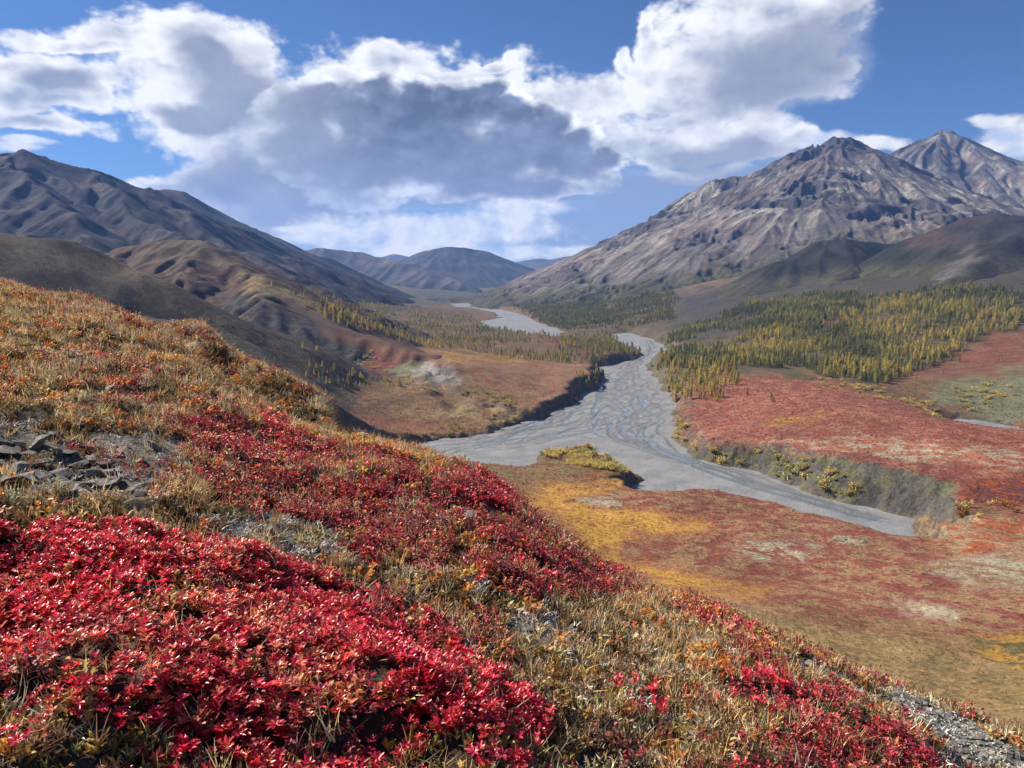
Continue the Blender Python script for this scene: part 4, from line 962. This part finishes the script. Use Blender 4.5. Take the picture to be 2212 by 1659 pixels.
# ---- ground cover zones on this slope, as patches of the place
S = ['red', 'crim', 'orange', 'heath', 'grass', 'lichen', 'dryas', 'pebble', 'moss']
def Zn(**k): return [k.get(s, 0.0) for s in S]
FZ = [  # patch outline (study frame), plants per square metre by kind, soil colour
 ([(-200,500),(2600,500),(2600,1900),(-200,1900)], Zn(heath=420, grass=300, crim=90, orange=70, lichen=380, dryas=110), C(.10,.075,.05)),
 ([(-200,560),(210,690),(420,765),(330,840),(180,905),(-200,940)], Zn(orange=95, grass=250, heath=230, crim=18, lichen=120, moss=40, dryas=80), C(.085,.06,.035)),
 ([(200,690),(420,755),(560,840),(640,900),(560,900),(420,850),(300,800)], Zn(grass=330, orange=70, heath=140, crim=20, lichen=60), C(.085,.062,.036)),
 ([(120,740),(260,760),(400,840),(330,880),(150,800)], Zn(crim=70, heath=190, grass=150, orange=40), C(.055,.04,.03)),
 ([(420,760),(700,895),(700,915),(560,880),(440,810)], Zn(heath=240, grass=200, moss=30, orange=40), C(.05,.038,.022)),
 ([(560,860),(760,930),(960,1000),(1100,1060),(980,1040),(780,1010),(620,950),(500,900)], Zn(grass=330, orange=210, heath=110, lichen=90), C(.10,.07,.038)),
 ([(-200,860),(250,880),(330,950),(200,960),(-200,930)], Zn(heath=200, grass=130, orange=70, moss=30, lichen=60), C(.06,.048,.034)),
 ([(-200,930),(60,920),(330,950),(380,1010),(350,1060),(200,1080),(60,1060),(-200,1050)], Zn(pebble=190, heath=70, lichen=120, grass=50, crim=20), C(.17,.155,.13)),
 ([(310,895),(560,905),(800,985),(960,1035),(1090,1060),(1150,1120),(1235,1190),(1370,1265),(1290,1290),(1120,1280),(960,1230),(700,1180),(560,1120),(470,1040),(330,950)], Zn(crim=480, red=110, grass=90, heath=130, orange=90, dryas=40, lichen=40), C(.06,.032,.026)),
 ([(330,900),(560,905),(700,960),(620,1000),(430,960)], Zn(red=420, crim=240, orange=60, grass=70), C(.07,.034,.026)),
 ([(680,1000),(860,1020),(930,1070),(800,1080)], Zn(crim=300, orange=110, grass=160, heath=80, red=60), C(.06,.036,.028)),
 ([(960,1025),(1070,1030),(1130,1085),(1090,1110),(1000,1075)], Zn(red=620, crim=300), C(.07,.03,.024)),
 ([(-200,1040),(50,1040),(90,1075),(60,1100),(-200,1095)], Zn(orange=330, heath=120, grass=90), C(.07,.05,.03)),
 ([(-200,1075),(230,1080),(470,1100),(520,1150),(200,1160),(-200,1130)], Zn(heath=380, orange=130, moss=90, grass=120, dryas=60), C(.05,.042,.025)),
 ([(420,1080),(600,1110),(760,1170),(820,1230),(700,1215),(520,1165)], Zn(lichen=850, heath=120, grass=60, crim=40), C(.19,.175,.145)),
 ([(640,1190),(820,1205),(1000,1240),(1040,1290),(1010,1360),(900,1330),(790,1255)], Zn(heath=720, grass=150, orange=90, lichen=50), C(.045,.034,.024)),
 ([(880,1230),(1010,1245),(1030,1275),(920,1270)], Zn(orange=330, grass=220, heath=160), C(.09,.06,.03)),
 ([(1040,1270),(1220,1285),(1400,1310),(1560,1390),(1620,1480),(1500,1520),(1300,1480),(1150,1420),(1060,1350)], Zn(heath=420, grass=400, dryas=220, lichen=640, orange=80), C(.09,.07,.045)),
 ([(1085,1315),(1250,1305),(1290,1370),(1200,1400),(1100,1380)], Zn(pebble=620, lichen=420, grass=60, heath=60), C(.20,.185,.155)),
 ([(1370,1265),(1560,1320),(1690,1385),(1680,1420),(1560,1390),(1420,1320)], Zn(orange=300, red=160, grass=210, heath=130, crim=80), C(.08,.05,.03)),
 ([(1180,1480),(1350,1470),(1620,1500),(1700,1600),(1700,1760),(1150,1760)], Zn(heath=480, dryas=360, lichen=820, grass=300, crim=40, orange=40), C(.085,.068,.045)),
 ([(1620,1440),(1760,1480),(1830,1540),(1780,1580),(1660,1540),(1560,1480)], Zn(red=560, crim=220, grass=120), C(.07,.034,.026)),
 ([(1700,1390),(1850,1450),(1980,1510),(1940,1530),(1800,1470),(1700,1420)], Zn(crim=200, orange=130, grass=230, heath=120), C(.07,.05,.035)),
 ([(1670,1415),(1790,1445),(1900,1490),(2000,1515),(2110,1560),(2240,1610),(2400,1760),(2130,1680),(1960,1590),(1840,1510),(1740,1460)], Zn(pebble=1500, lichen=40), C(.19,.18,.155)),
 ([(2090,1560),(2212,1600),(2400,1700),(2260,1640),(2150,1600)], Zn(orange=420, heath=160), C(.09,.055,.03)),
 ([(1780,1520),(1960,1600),(2080,1680),(2080,1760),(1560,1760),(1600,1600),(1700,1570)], Zn(crim=520, red=110, grass=130, heath=130, dryas=40), C(.06,.034,.028)),
 ([(1320,1480),(1420,1500),(1430,1560),(1360,1570)], Zn(red=330, heath=260, lichen=160, dryas=100), C(.07,.045,.03)),
 (MOUND, Zn(red=3300, dryas=90, grass=90, crim=160, orange=60, heath=60), C(.05,.022,.018)),
 ([(-200,1480),(120,1545),(330,1570),(560,1640),(620,1760),(-200,1760)], Zn(red=700, dryas=900, grass=220, heath=420, lichen=260), C(.055,.04,.025)),
 ([(780,1560),(1120,1600),(1140,1760),(760,1760)], Zn(red=900, dryas=380, grass=120, heath=60), C(.055,.03,.02)),
 ([(320,1330),(460,1330),(440,1375),(360,1370)], Zn(moss=520, red=420), C(.08,.065,.02)),
 ([(1190,1560),(1320,1600),(1400,1700),(1250,1760),(1150,1680)], Zn(lichen=420, heath=260, crim=60, grass=60), C(.04,.032,.024)),
]
def zone_of(px, py, x, y):
    wx = px + fbm(x * 1.6, y * 1.6, 4, 711) * 70; wy = py + fbm(x * 1.6 + 7, y * 1.6, 4, 712) * 34
    z = np.zeros(px.shape, int)
    for i, (poly, _, _) in enumerate(FZ):
        p = np.array(poly); k = (wx > p[:, 0].min()) & (wx < p[:, 0].max()) & (wy > p[:, 1].min()) & (wy < p[:, 1].max())
        if k.any(): 
            idx = np.nonzero(k)[0]; idx = idx[inpoly(wx[idx], wy[idx], poly)]; z[idx] = i
    return z
DENS = np.array([f[1] for f in FZ])
fpx, fpy = proj(X2.ravel(), np.maximum(Y2.ravel(), .5), Z2.ravel())
zi = zone_of(fpx, fpy, X2.ravel(), Y2.ravel())
soil = np.array([f[2] for f in FZ])[zi]
M_soil = land_material('slope soil and litter', 6.0, 40.0, 30.0, .03, .12)
nA = soil; nB = soil * .55 + .02
nearo = tag(link('near_slope', mesh_np('near_slope', np.stack([X2.ravel(), Y2.ravel(), Z2.ravel()], 1), gridfaces(ny2, nu2), M_soil, attrs={'colA': np.concatenate([nA, np.full((len(nA), 1), .5)], 1), 'colB': nB})),
            'steep near hillside of dark soil under red and orange tundra plants', 'hillside', kind='structure')
print('NEAR', round(time.time() - T0, 1))
# ---- plant sources
def leafq(base, d, up, L, Wd, fold=.25, curl=.15):
    """one leaf: two folded halves, eight triangles as four quads"""
    d = d / np.linalg.norm(d); s = np.cross(d, up); s /= np.linalg.norm(s) + 1e-9; n = np.cross(s, d)
    m1 = base + d * L * .33 - n * L * curl * .1; m2 = base + d * L * .70 - n * L * curl * .35; tip = base + d * L - n * L * curl
    a1 = m1 + s * Wd * .5 + n * Wd * fold; a2 = m2 + s * Wd * .45 + n * Wd * fold; b1 = m1 - s * Wd * .5 + n * Wd * fold; b2 = m2 - s * Wd * .45 + n * Wd * fold
    V = [base, a1, m1, b1, a2, m2, b2, tip]
    return V, [(0, 1, 2, 2), (0, 2, 3, 3), (1, 4, 5, 2), (2, 5, 6, 3), (4, 7, 5, 5), (5, 7, 6, 6)]
class PB:
    def __init__(s): s.V = []; s.F = []; s.v = []; s.st = []
    def add(s, V, F, v, st):
        o = len(s.V); s.V += [np.asarray(q) for q in V]; s.v += [v] * len(V); s.st += [st] * len(V)
        for f in F:
            f = [o + i for i in f]
            if f[2] == f[3]: s.F += [(f[0], f[1], f[2])]
            else: s.F += [(f[0], f[1], f[2]), (f[0], f[2], f[3])]
    def obj(s, name, mat): return bpy.data.objects.new(name, mesh_np(name, np.array(s.V), np.array(s.F), mat, smooth=False, attrs={'v': np.array(s.v), 'stem': np.array(s.st)}))
def blade(base, d, L, w, r, bend=.5, seg=3):
    pts = []; p = np.array(base, float); dd = d / np.linalg.norm(d); side = np.cross(dd, r.normal(0, 1, 3)); side /= np.linalg.norm(side)
    bd = r.normal(0, 1, 3); bd[2] = -abs(bd[2]) * .6; V = []
    for i in range(seg + 1):
        f = i / seg; ww = w * (1 - f * .85); V += [p + side * ww * .5, p - side * ww * .5]
        dd = dd + bd * bend / seg * .6; dd /= np.linalg.norm(dd); p = p + dd * L / seg
    F = [(2 * i, 2 * i + 1, 2 * i + 3, 2 * i + 2) for i in range(seg)]
    return V, F
UP = np.array([0, 0, 1.0])
def rdir(r, el0, el1):
    an = r.uniform(0, 6.283); e = math.radians(r.uniform(el0, el1)); return np.array([math.cos(an) * math.cos(e), math.sin(an) * math.cos(e), math.sin(e)])
def src_red(seed):
    r = np.random.default_rng(seed); b = PB()
    for q in range(2):
        c = np.array([r.normal(0, .008), r.normal(0, .008), r.uniform(.02, .045)]) if q else np.array([0, 0, r.uniform(.045, .06)])
        V, F = blade((c[0], c[1], -.02), UP + r.normal(0, .08, 3), c[2] + .02, .003, r, .05, 2); b.add(V, F, .5, 1.0)
        n = int(r.integers(6, 9)); a0 = r.uniform(0, 6.28)
        for k in range(n):
            an = a0 + k * 6.283 / n + r.normal(0, .15); e = math.radians(r.uniform(15, 60))
            d = np.array([math.cos(an) * math.cos(e), math.sin(an) * math.cos(e), math.sin(e)])
            V, F = leafq(c + d * .002, d, UP, r.uniform(.018, .028), r.uniform(.007, .0105), .22, r.uniform(-.1, .35)); b.add(V, F, r.uniform(0, 1), 0.0)
    return b.obj('red_source', M_red)
def src_sprig(seed, mat, ll, lw, nt=6, nlv=8, h=.07, spread=35, name='sprig_source'):
    r = np.random.default_rng(seed); b = PB()
    for k in range(nt):
        d = rdir(r, spread, 85); L = h * r.uniform(.6, 1.2); bs = np.array([r.normal(0, .015), r.normal(0, .015), -.01])
        V, F = blade(bs, d, L, .0022, r, .25, 2); b.add(V, F, .5, 1.0)
        for j in range(nlv):
            f = r.uniform(.35, 1.02); p = bs + d * L * f; e = rdir(r, -5, 70)
            V, F = leafq(p, e, UP + r.normal(0, .2, 3), ll * r.uniform(.7, 1.25), lw * r.uniform(.7, 1.2), .2, r.uniform(0, .3)); b.add(V, F, r.uniform(0, 1), 0.0)
    return b.obj(name, mat)
def src_heath(seed, mat):
    r = np.random.default_rng(seed); b = PB()
    for k in range(16):
        d = rdir(r, 45, 88); L = r.uniform(.022, .055); bs = np.array([r.normal(0, .018), r.normal(0, .018), -.01])
        V, F = blade(bs, d, L, .0062, r, .3, 2); b.add(V, F, r.uniform(0, 1), 1.0 if r.random() < .18 else 0.0)
        for j in range(3):
            p = bs + d * L * r.uniform(.4, 1); V, F = blade(p, rdir(r, 20, 80), r.uniform(.009, .02), .0058, r, .3, 1); b.add(V, F, r.uniform(0, 1), 0.0)
    return b.obj('heath_source', mat)
def src_grass(seed, mat, n=14, h=(.035, .095), w=.0042, name='grass_source'):
    r = np.random.default_rng(seed); b = PB()
    for k in range(n):
        V, F = blade((r.normal(0, .012), r.normal(0, .012), -.01), rdir(r, 35, 86), r.uniform(*h), w, r, .7, 4); b.add(V, F, r.uniform(0, 1), 0.0)
    return b.obj(name, mat)
def src_lichen(seed, mat):
    r = np.random.default_rng(seed); b = PB()
    for k in range(14):
        V, F = blade((r.normal(0, .016), r.normal(0, .016), -.004), rdir(r, 10, 75), r.uniform(.014, .036), .0052, r, 1.4, 3); b.add(V, F, r.uniform(0, 1), 0.0)
    return b.obj('lichen_source', mat)
def src_dryas(seed, mat):
    r = np.random.default_rng(seed); b = PB()
    for k in range(8):
        d = rdir(r, 15, 75); V, F = leafq(np.array([r.normal(0, .008), r.normal(0, .008), .003]), d, UP, r.uniform(.022, .042), r.uniform(.007, .011), .3, r.uniform(-.1, .3)); b.add(V, F, r.uniform(0, 1), 0.0)
    return b.obj('dryas_source', mat)
def src_stem(seed, mat):
    r = np.random.default_rng(seed); b = PB(); L = 1.0
    V, F = blade((0, 0, -.02), UP + r.normal(0, .12, 3), L, .0065, r, .25, 6); b.add(V, F, .6, 0.0)
    tip = (np.asarray(V[-1]) + np.asarray(V[-2])) / 2
    for k in range(7):
        V, F = blade(tip - UP * .015 * k, rdir(r, 40, 85), .05, .016, r, .2, 1); b.add(V, F, r.uniform(0, 1), 0.0)
    return b.obj('stem_source', mat)
M_red = leaf_material('glossy red leaves', True, .42, .36, .65, .5, (.10, .03, .025))
M_crim = leaf_material('crimson bilberry leaves', True, .30, .5, .4, .5, (.07, .035, .03))
M_orng = leaf_material('orange leaves', True, .35, .5, .35, .45, (.07, .05, .03))
M_dry = leaf_material('dry stalks', True, .25, .7, .2, .5, (.035, .025, .017))
M_lich = leaf_material('pale lichen', True, .1, .9, .1, .35)
V3 = range(3)
SRC = {'red': [src_red(800 + i) for i in range(4)], 'crim': [src_sprig(810 + i, M_crim, .0135, .0085) for i in V3], 'orange': [src_sprig(820 + i, M_orng, .018, .012, 5, 7, .05, 25) for i in V3],
       'heath': [src_heath(830 + i, M_dry) for i in V3], 'grass': [src_grass(840 + i, M_dry) for i in V3], 'lichen': [src_lichen(850 + i, M_lich) for i in V3],
       'dryas': [src_dryas(860 + i, M_orng) for i in V3], 'moss': [src_sprig(870 + i, M_orng, .008, .004, 9, 9, .025, 20) for i in V3]}
COLS = {'red': [C(.80,.055,.085), C(.70,.036,.075), C(.84,.10,.09), C(.58,.025,.055), C(.80,.22,.14)], 'crim': [C(.42,.034,.052), C(.32,.034,.05), C(.52,.045,.055), C(.50,.17,.10), C(.26,.05,.055)],
        'orange': [C(.68,.28,.045), C(.66,.40,.10), C(.64,.18,.05), C(.58,.41,.16), C(.62,.24,.07)], 'heath': [C(.20,.13,.06), C(.40,.26,.12), C(.52,.37,.20), C(.15,.11,.055), C(.44,.22,.09), C(.58,.46,.30)],
        'grass': [C(.66,.46,.21), C(.74,.57,.31), C(.60,.36,.13), C(.70,.56,.36)], 'lichen': [C(.62,.56,.46), C(.74,.69,.60), C(.50,.44,.35), C(.68,.63,.53)],
        'dryas': [C(.56,.34,.06), C(.44,.33,.08), C(.20,.19,.06), C(.60,.44,.20), C(.46,.19,.06)], 'moss': [C(.20,.17,.03), C(.26,.22,.05), C(.13,.12,.03)]}
LABS = {'red': ('red_ground_cover', 'glossy bright red leaf rosettes carpeting the near slope', 'plants'), 'crim': ('crimson_bilberry', 'small crimson bilberry sprigs spread over the middle of the near slope', 'plants'),
        'orange': ('orange_ground_cover', 'orange and golden leaved creeping shrubs on the near slope', 'plants'), 'heath': ('brown_heath', 'brown and olive heath twigs between the coloured leaves', 'plants'),
        'grass': ('dry_grass', 'tufts of dry straw-coloured grass over the near slope', 'grass'), 'lichen': ('pale_lichen', 'pale curled lichen strands on the near slope', 'lichen'),
        'dryas': ('dryas_leaves', 'yellow and green narrow toothed leaves low in the foreground', 'plants'), 'moss': ('yellow_moss', 'yellow-green moss tufts among the red leaves', 'moss')}
SCL = {'red': .74, 'crim': 1.0, 'orange': 1.05, 'heath': 1.0, 'grass': 1.0, 'lichen': 1.15, 'dryas': 1.0, 'moss': 1.0}
def near_points(n, rng, y0=1.7, ex=1.12):
    u = rng.uniform(-.80, .80, n * 3); ymax = yc_of(u) * ex
    y = np.sqrt(rng.uniform(y0 * y0, 15.5 ** 2, n * 3)); k = y < ymax
    return (u * y)[k], y[k]
AREA = 1.6 * (15.5 ** 2 - 1.7 ** 2) / 2
nplants = 0
for si, s in enumerate(S):
    if s == 'pebble': continue
    rng = np.random.default_rng(900 + si); mx = DENS[:, si].max()
    n = int(AREA * mx); u = rng.uniform(-.80, .80, n); y = np.sqrt(rng.uniform(1.7 ** 2, 15.5 ** 2, n))
    k = y < yc_of(u) * 1.12; u, y = u[k], y[k]
    far = np.clip((4.5 / y) ** .9, .25, 1.0)                  # fewer, larger clumps farther up the slope
    k = rng.random(len(u)) < far; u, y, far = u[k], y[k], far[k]; x = u * y
    zz = near_z(x, y); px, py = proj(x, y, zz)
    k = (py < 1760) & (px > -160) & (px < 2380); x, y, zz, px, py, far = x[k], y[k], zz[k], px[k], py[k], far[k]
    zi = zone_of(px, py, x, y)
    pr = DENS[zi, si] / mx * np.clip(1.0 + 1.7 * fbm(x * 2.2, y * 2.2, 3, 720 + si), .15, 1.6)
    k = rng.random(len(x)) < pr
    for hx, hy, hr in HOLES:
        k &= ~(np.hypot((px - hx), (py - hy) * 1.6) < hr * 700)
    x, y, zz, far = x[k], y[k], zz[k], far[k]; n = len(x); nplants += n
    pal = np.array(COLS[s]); q = fbm(x * 1.5, y * 1.5, 3, 740 + si) * 1.6 + rng.normal(0, .8, n)
    ci = np.clip(((q + 1.2) / 2.4 * len(pal)).astype(int), 0, len(pal) - 1)
    col = pal[ci] * rng.uniform(.75, 1.25, (n, 1)); col = np.clip(col * (1 + rng.normal(0, .07, (n, 3))), 0, .9)
    sc_ = SCL[s] * rng.uniform(.6, 1.4, n) * far ** -.42
    rot = np.stack([rng.normal(0, .16, n) - .12, rng.normal(0, .16, n) + .18, rng.uniform(0, 6.28, n)], 1)
    nm, lab, cat = LABS[s]
    scatter(nm, SRC[s], np.stack([x, y, zz], 1), rot, np.stack([sc_] * 3, 1), col, rng.integers(0, len(SRC[s]), n), lab, cat)
print('PLANTS', nplants, round(time.time() - T0, 1))
# tall dry stems
rng = np.random.default_rng(77); n = 230
u = rng.uniform(-.72, .72, n); y = yc_of(u) * rng.uniform(.42, 1.04, n); x = u * y; stems = [src_stem(880 + i, M_dry) for i in range(4)]
L = rng.uniform(.10, .26, n)
scatter('tall_grass_stems', stems, np.stack([x, y, near_z(x, y)], 1), np.stack([rng.normal(0, .25, n), rng.normal(.15, .25, n), rng.uniform(0, 6.28, n)], 1), np.stack([L * .8, L * .8, L], 1),
        np.array(COLS['grass'])[rng.integers(0, 4, n)], rng.integers(0, 4, n), 'thin straw-coloured seed stems standing above the near slope', 'grass')
# ================================================================ ROCKS
import bmesh
M_rock, t, b = newmat('grey slate')
tcn = t.new('ShaderNodeTexCoord').outputs['Object']
oi = t.new('ShaderNodeObjectInfo')
pr_ = t.vmath('ADD', tcn, t.vmath('SCALE', oi.outputs['Location'], 1.0))
n1 = t.noise(pr_, 3.5, 7, .65); n2 = t.noise(pr_, 16.0, 5, .7)
colr = t.mix(t.mapr(n1, .35, .65), (.085, .082, .078), (.25, .232, .205))
colr = t.mix(t.mapr(n2, .60, .72), colr, (.42, .40, .35))
colr = t.bright(colr, t.mapr(oi.outputs['Random'], 0, 1, .75, 1.3, 'LINEAR'))
t.put(b.inputs['Base Color'], colr); b.inputs['Roughness'].default_value = .8; b.inputs['Specular IOR Level'].default_value = .3
t.put(b.inputs['Normal'], t.new('ShaderNodeBump', {'Height': n2, 'Distance': .04, 'Strength': .5}).outputs[0])
M_pale, t, b = newmat('pale lichened stone')
tcn = t.new('ShaderNodeTexCoord').outputs['Object']; n1 = t.noise(tcn, 4, 7, .65)
t.put(b.inputs['Base Color'], t.mix(t.mapr(n1, .38, .62), (.26, .25, .235), (.50, .48, .45))); b.inputs['Roughness'].default_value = .85
t.put(b.inputs['Normal'], t.new('ShaderNodeBump', {'Height': t.noise(tcn, 14, 6, .7), 'Distance': .05, 'Strength': .5}).outputs[0])
def stone_mesh(seed, mat, flat=.55, n=11):
    r = np.random.default_rng(seed); bm = bmesh.new()
    for k in range(n):
        v = r.normal(0, 1, 3); v /= np.linalg.norm(v); v *= r.uniform(.75, 1.0); bm.verts.new((v[0], v[1] * .8, v[2] * flat))
    res = bmesh.ops.convex_hull(bm, input=bm.verts)
    bmesh.ops.delete(bm, geom=list({g for g in list(res['geom_interior']) + list(res['geom_unused']) if isinstance(g, bmesh.types.BMVert)}), context='VERTS')
    bmesh.ops.bevel(bm, geom=list(bm.edges), offset=.016, segments=1, affect='EDGES')
    me = bpy.data.meshes.new('stone'); bm.to_mesh(me); bm.free(); me.materials.append(mat); return me
STONES = [stone_mesh(1000 + i, M_rock, f) for i, f in enumerate((.45, .30, .55, .65, .26, .38))]
PSTONE = [stone_mesh(1050 + i, M_pale, .6) for i in range(2)]
def near_at(dx, dy):
    a, yd, zd = ray(dx, dy); u = a / yd; ys = np.linspace(1.5, 15, 1500); g = (near_z(u * ys, ys) - CAMZ) / ys
    hit = np.nonzero(g >= zd / yd)[0]
    i = hit[0] if len(hit) else int(np.argmax(g))
    return np.array([u * ys[i], ys[i], near_z(np.array([u * ys[i]]), np.array([ys[i]]))[0]])
def stone(dx, dy, size, me, label, group=None, rz=0, tilt=(0, 0), sink=.25, flat=1, bury=.18):
    p = near_at(dx, dy); sz = size * p[1] / FD * .5
    o = link('rock', me); o.location = p + np.array([0, 0, sz * (.45 - sink - bury)]); o.scale = (sz, sz * .95, sz * flat); o.rotation_euler = (tilt[0], tilt[1], rz)
    return tag(o, label, 'rock', group)
stone(424, 755, 34, PSTONE[0], 'small pale grey boulder perched on the skyline of the near slope', rz=.6, sink=-.2, flat=1.2)
stone(1012, 1128, 78, STONES[3], 'flat-topped grey stone lying among crimson leaves', rz=.3, sink=0, flat=.8)
stone(1236, 1163, 44, STONES[0], 'dark grey boulder on the slope edge above the yellow tundra', rz=1.1, sink=-.1, flat=1.3)
stone(1088, 1085, 20, STONES[2], 'small stone on the crest beside the bright red tuft', rz=.2, sink=-.1)
stone(783, 942, 34, PSTONE[1], 'pale broken stone on the crest above the river', rz=2.1, sink=-.1)
stone(722, 915, 30, STONES[4], 'dark stone at the foot of the turf lip on the crest', rz=.4, sink=-.1)
stone(715, 1150, 40, STONES[5], 'dark stone half hidden in the crimson leaves above the lichen strip', rz=.9, sink=.2)
stone(1140, 1362, 44, STONES[1], 'flat grey slab in the bare gravel patch', rz=.4, sink=.2)
stone(1215, 1320, 40, STONES[0], 'rounded grey stone at the top of the bare gravel patch', rz=2.0, sink=.1)
rng = np.random.default_rng(5)
PILE = [(12,985,70,'big dark slab at the left edge of the rock pile'),(18,1005,60,'pale-topped slab at the left edge under the big dark one'),(60,1045,80,'broad dark slab at the lower left of the rock pile'),
        (90,965,60,'dark block standing at the top of the rock pile'),(115,1015,74,'long tilted slab in the middle of the rock pile'),(245,1048,60,'upright pointed stone at the lower right of the rock pile'),
        (150,985,46,''),(175,1010,54,''),(205,1030,46,''),(190,1055,50,''),(140,1050,40,''),(225,1005,44,''),(262,1020,40,''),(285,1060,44,''),(320,1050,40,''),(330,970,50,'dark slab at the upper right of the rock pile'),(345,990,44,'grey block beside the red leaves right of the rock pile'),
        (300,1000,36,''),(75,1010,44,''),(45,965,40,''),(165,1035,34,''),(120,985,36,''),(210,985,30,''),(255,985,30,''),(100,1040,40,''),(30,1035,44,''),(225,1070,34,''),(160,1070,36,''),(360,1065,40,'stone at the dark lower right tip of the rock pile'),(270,880,40,''),(60,735,44,''),(170,920,44,''),(110,850,40,''),(240,845,34,''),(40,880,36,''),(5,960,60,'dark slab above the big one at the left edge'),(20,1045,60,''),(100,1000,50,''),(130,1030,52,''),(185,975,40,''),(60,985,46,''),(215,1050,52,''),(240,1025,40,''),(280,1035,46,''),(305,1070,40,''),(80,1065,44,''),(250,1075,36,''),(150,960,36,''),(110,945,40,''),(40,1015,50,''),(200,1000,40,''),(330,1030,34,'')]
for i, (dx, dy, s_, lab) in enumerate(PILE):
    g = None
    if not lab:
        lab = 'small angular grey stone in the rock pile' if dy > 930 else 'flat grey stone bedded in the slope above the rock pile'; g = 'stones of the rock pile' if dy > 930 else 'bedded stones on the upper slope'
    stone(dx + 0, dy, s_ * 1.25, STONES[i % 6], lab, g, rng.uniform(0, 6.28), (rng.normal(.1, .2), rng.normal(0, .25)), .1)
# scree of the right corner: the larger stones one by one, the fine ones as one mass
SCR = FZ[23][0]
rng = np.random.default_rng(15); cnt = 0
while cnt < 230:
    dx, dy = rng.uniform(1660, 2230), rng.uniform(1410, 1660)
    if not inpoly(np.array([dx]), np.array([dy]), SCR)[0]: continue
    sz_ = rng.uniform(13, 34); lab = ('large' if sz_ > 25 else 'small') + ' angular grey stone ' + ('at the upper tip of' if dx < 1850 else 'in the middle of' if dx < 2040 else 'at the lower end of') + ' the scree at lower right'
    stone(dx, dy, sz_, STONES[cnt % 6], lab, lab.replace(' stone ', ' stones '), rng.uniform(0, 6.28), (rng.normal(.1, .25), rng.normal(.2, .25)), .15); cnt += 1
pb = []
rng = np.random.default_rng(16); si = S.index('pebble'); mx = DENS[:, si].max(); n = int(AREA * mx)
u = rng.uniform(-.8, .8, n); y = np.sqrt(rng.uniform(1.7 ** 2, 15.5 ** 2, n)); k = y < yc_of(u) * 1.1; u, y = u[k], y[k]; x = u * y; zz = near_z(x, y); px, py = proj(x, y, zz); k = (py < 1760) & (px > -160) & (px < 2380)
x, y, zz, px, py = x[k], y[k], zz[k], px[k], py[k]; zi = zone_of(px, py, x, y); k = rng.random(len(x)) < DENS[zi, si] / mx; x, y, zz = x[k], y[k], zz[k]; n = len(x)
M_peb, t, b = newmat('scree pebbles')
t.put(b.inputs['Base Color'], t.new('ShaderNodeAttribute', attribute_name='tint', attribute_type='INSTANCER').outputs['Color']); b.inputs['Roughness'].default_value = .85
PEB = [bpy.data.objects.new('pebble_source', stone_mesh(1100 + i, M_peb, .6, 9)) for i in range(4)]
ps = rng.uniform(.006, .017, n)
scatter('scree_gravel', PEB, np.stack([x, y, zz], 1), np.stack([rng.normal(0, .4, n), rng.normal(0, .4, n), rng.uniform(0, 6.28, n)], 1), np.stack([ps] * 3, 1), np.clip(C(.34, .31, .255)[None] * rng.uniform(.5, 1.5, (n, 1)), .05, .5),
        rng.integers(0, 4, n), 'fine angular grey gravel in the bare patches of the near slope', 'gravel')
print('ROCKS', n, round(time.time() - T0, 1))
# ================================================================ AIR
hz = np.array([(-5200,-60,-6),(5200,-60,-6),(5200,12700,-6),(-5200,12700,-6)], float)
zt = 1200.0
V = np.concatenate([hz, hz + np.array([0, 0, zt + 6])])
Fh = [(3,2,1,0),(4,5,6,7),(0,1,5,4),(1,2,6,5),(2,3,7,6),(3,0,4,7)]
me = bpy.data.meshes.new('haze'); me.from_pydata([tuple(v) for v in V], [], Fh)
M_haze = bpy.data.materials.new('haze'); M_haze.use_nodes = True; t = NT(M_haze.node_tree)
for n in list(t.n):
    if n.type != 'OUTPUT_MATERIAL': t.n.remove(n)
pv = t.new('ShaderNodeVolumePrincipled'); pv.inputs['Color'].default_value = (.21, .43, 1.0, 1); pv.inputs['Density'].default_value = 4.6e-5; pv.inputs['Anisotropy'].default_value = .1
t.put(t.n['Material Output'].inputs['Volume'], pv.outputs[0])
me.materials.append(M_haze)
tag(link('haze', me), 'thin blue haze filling the valley air', 'haze', kind='stuff')
print('DONE', round(time.time() - T0, 1))
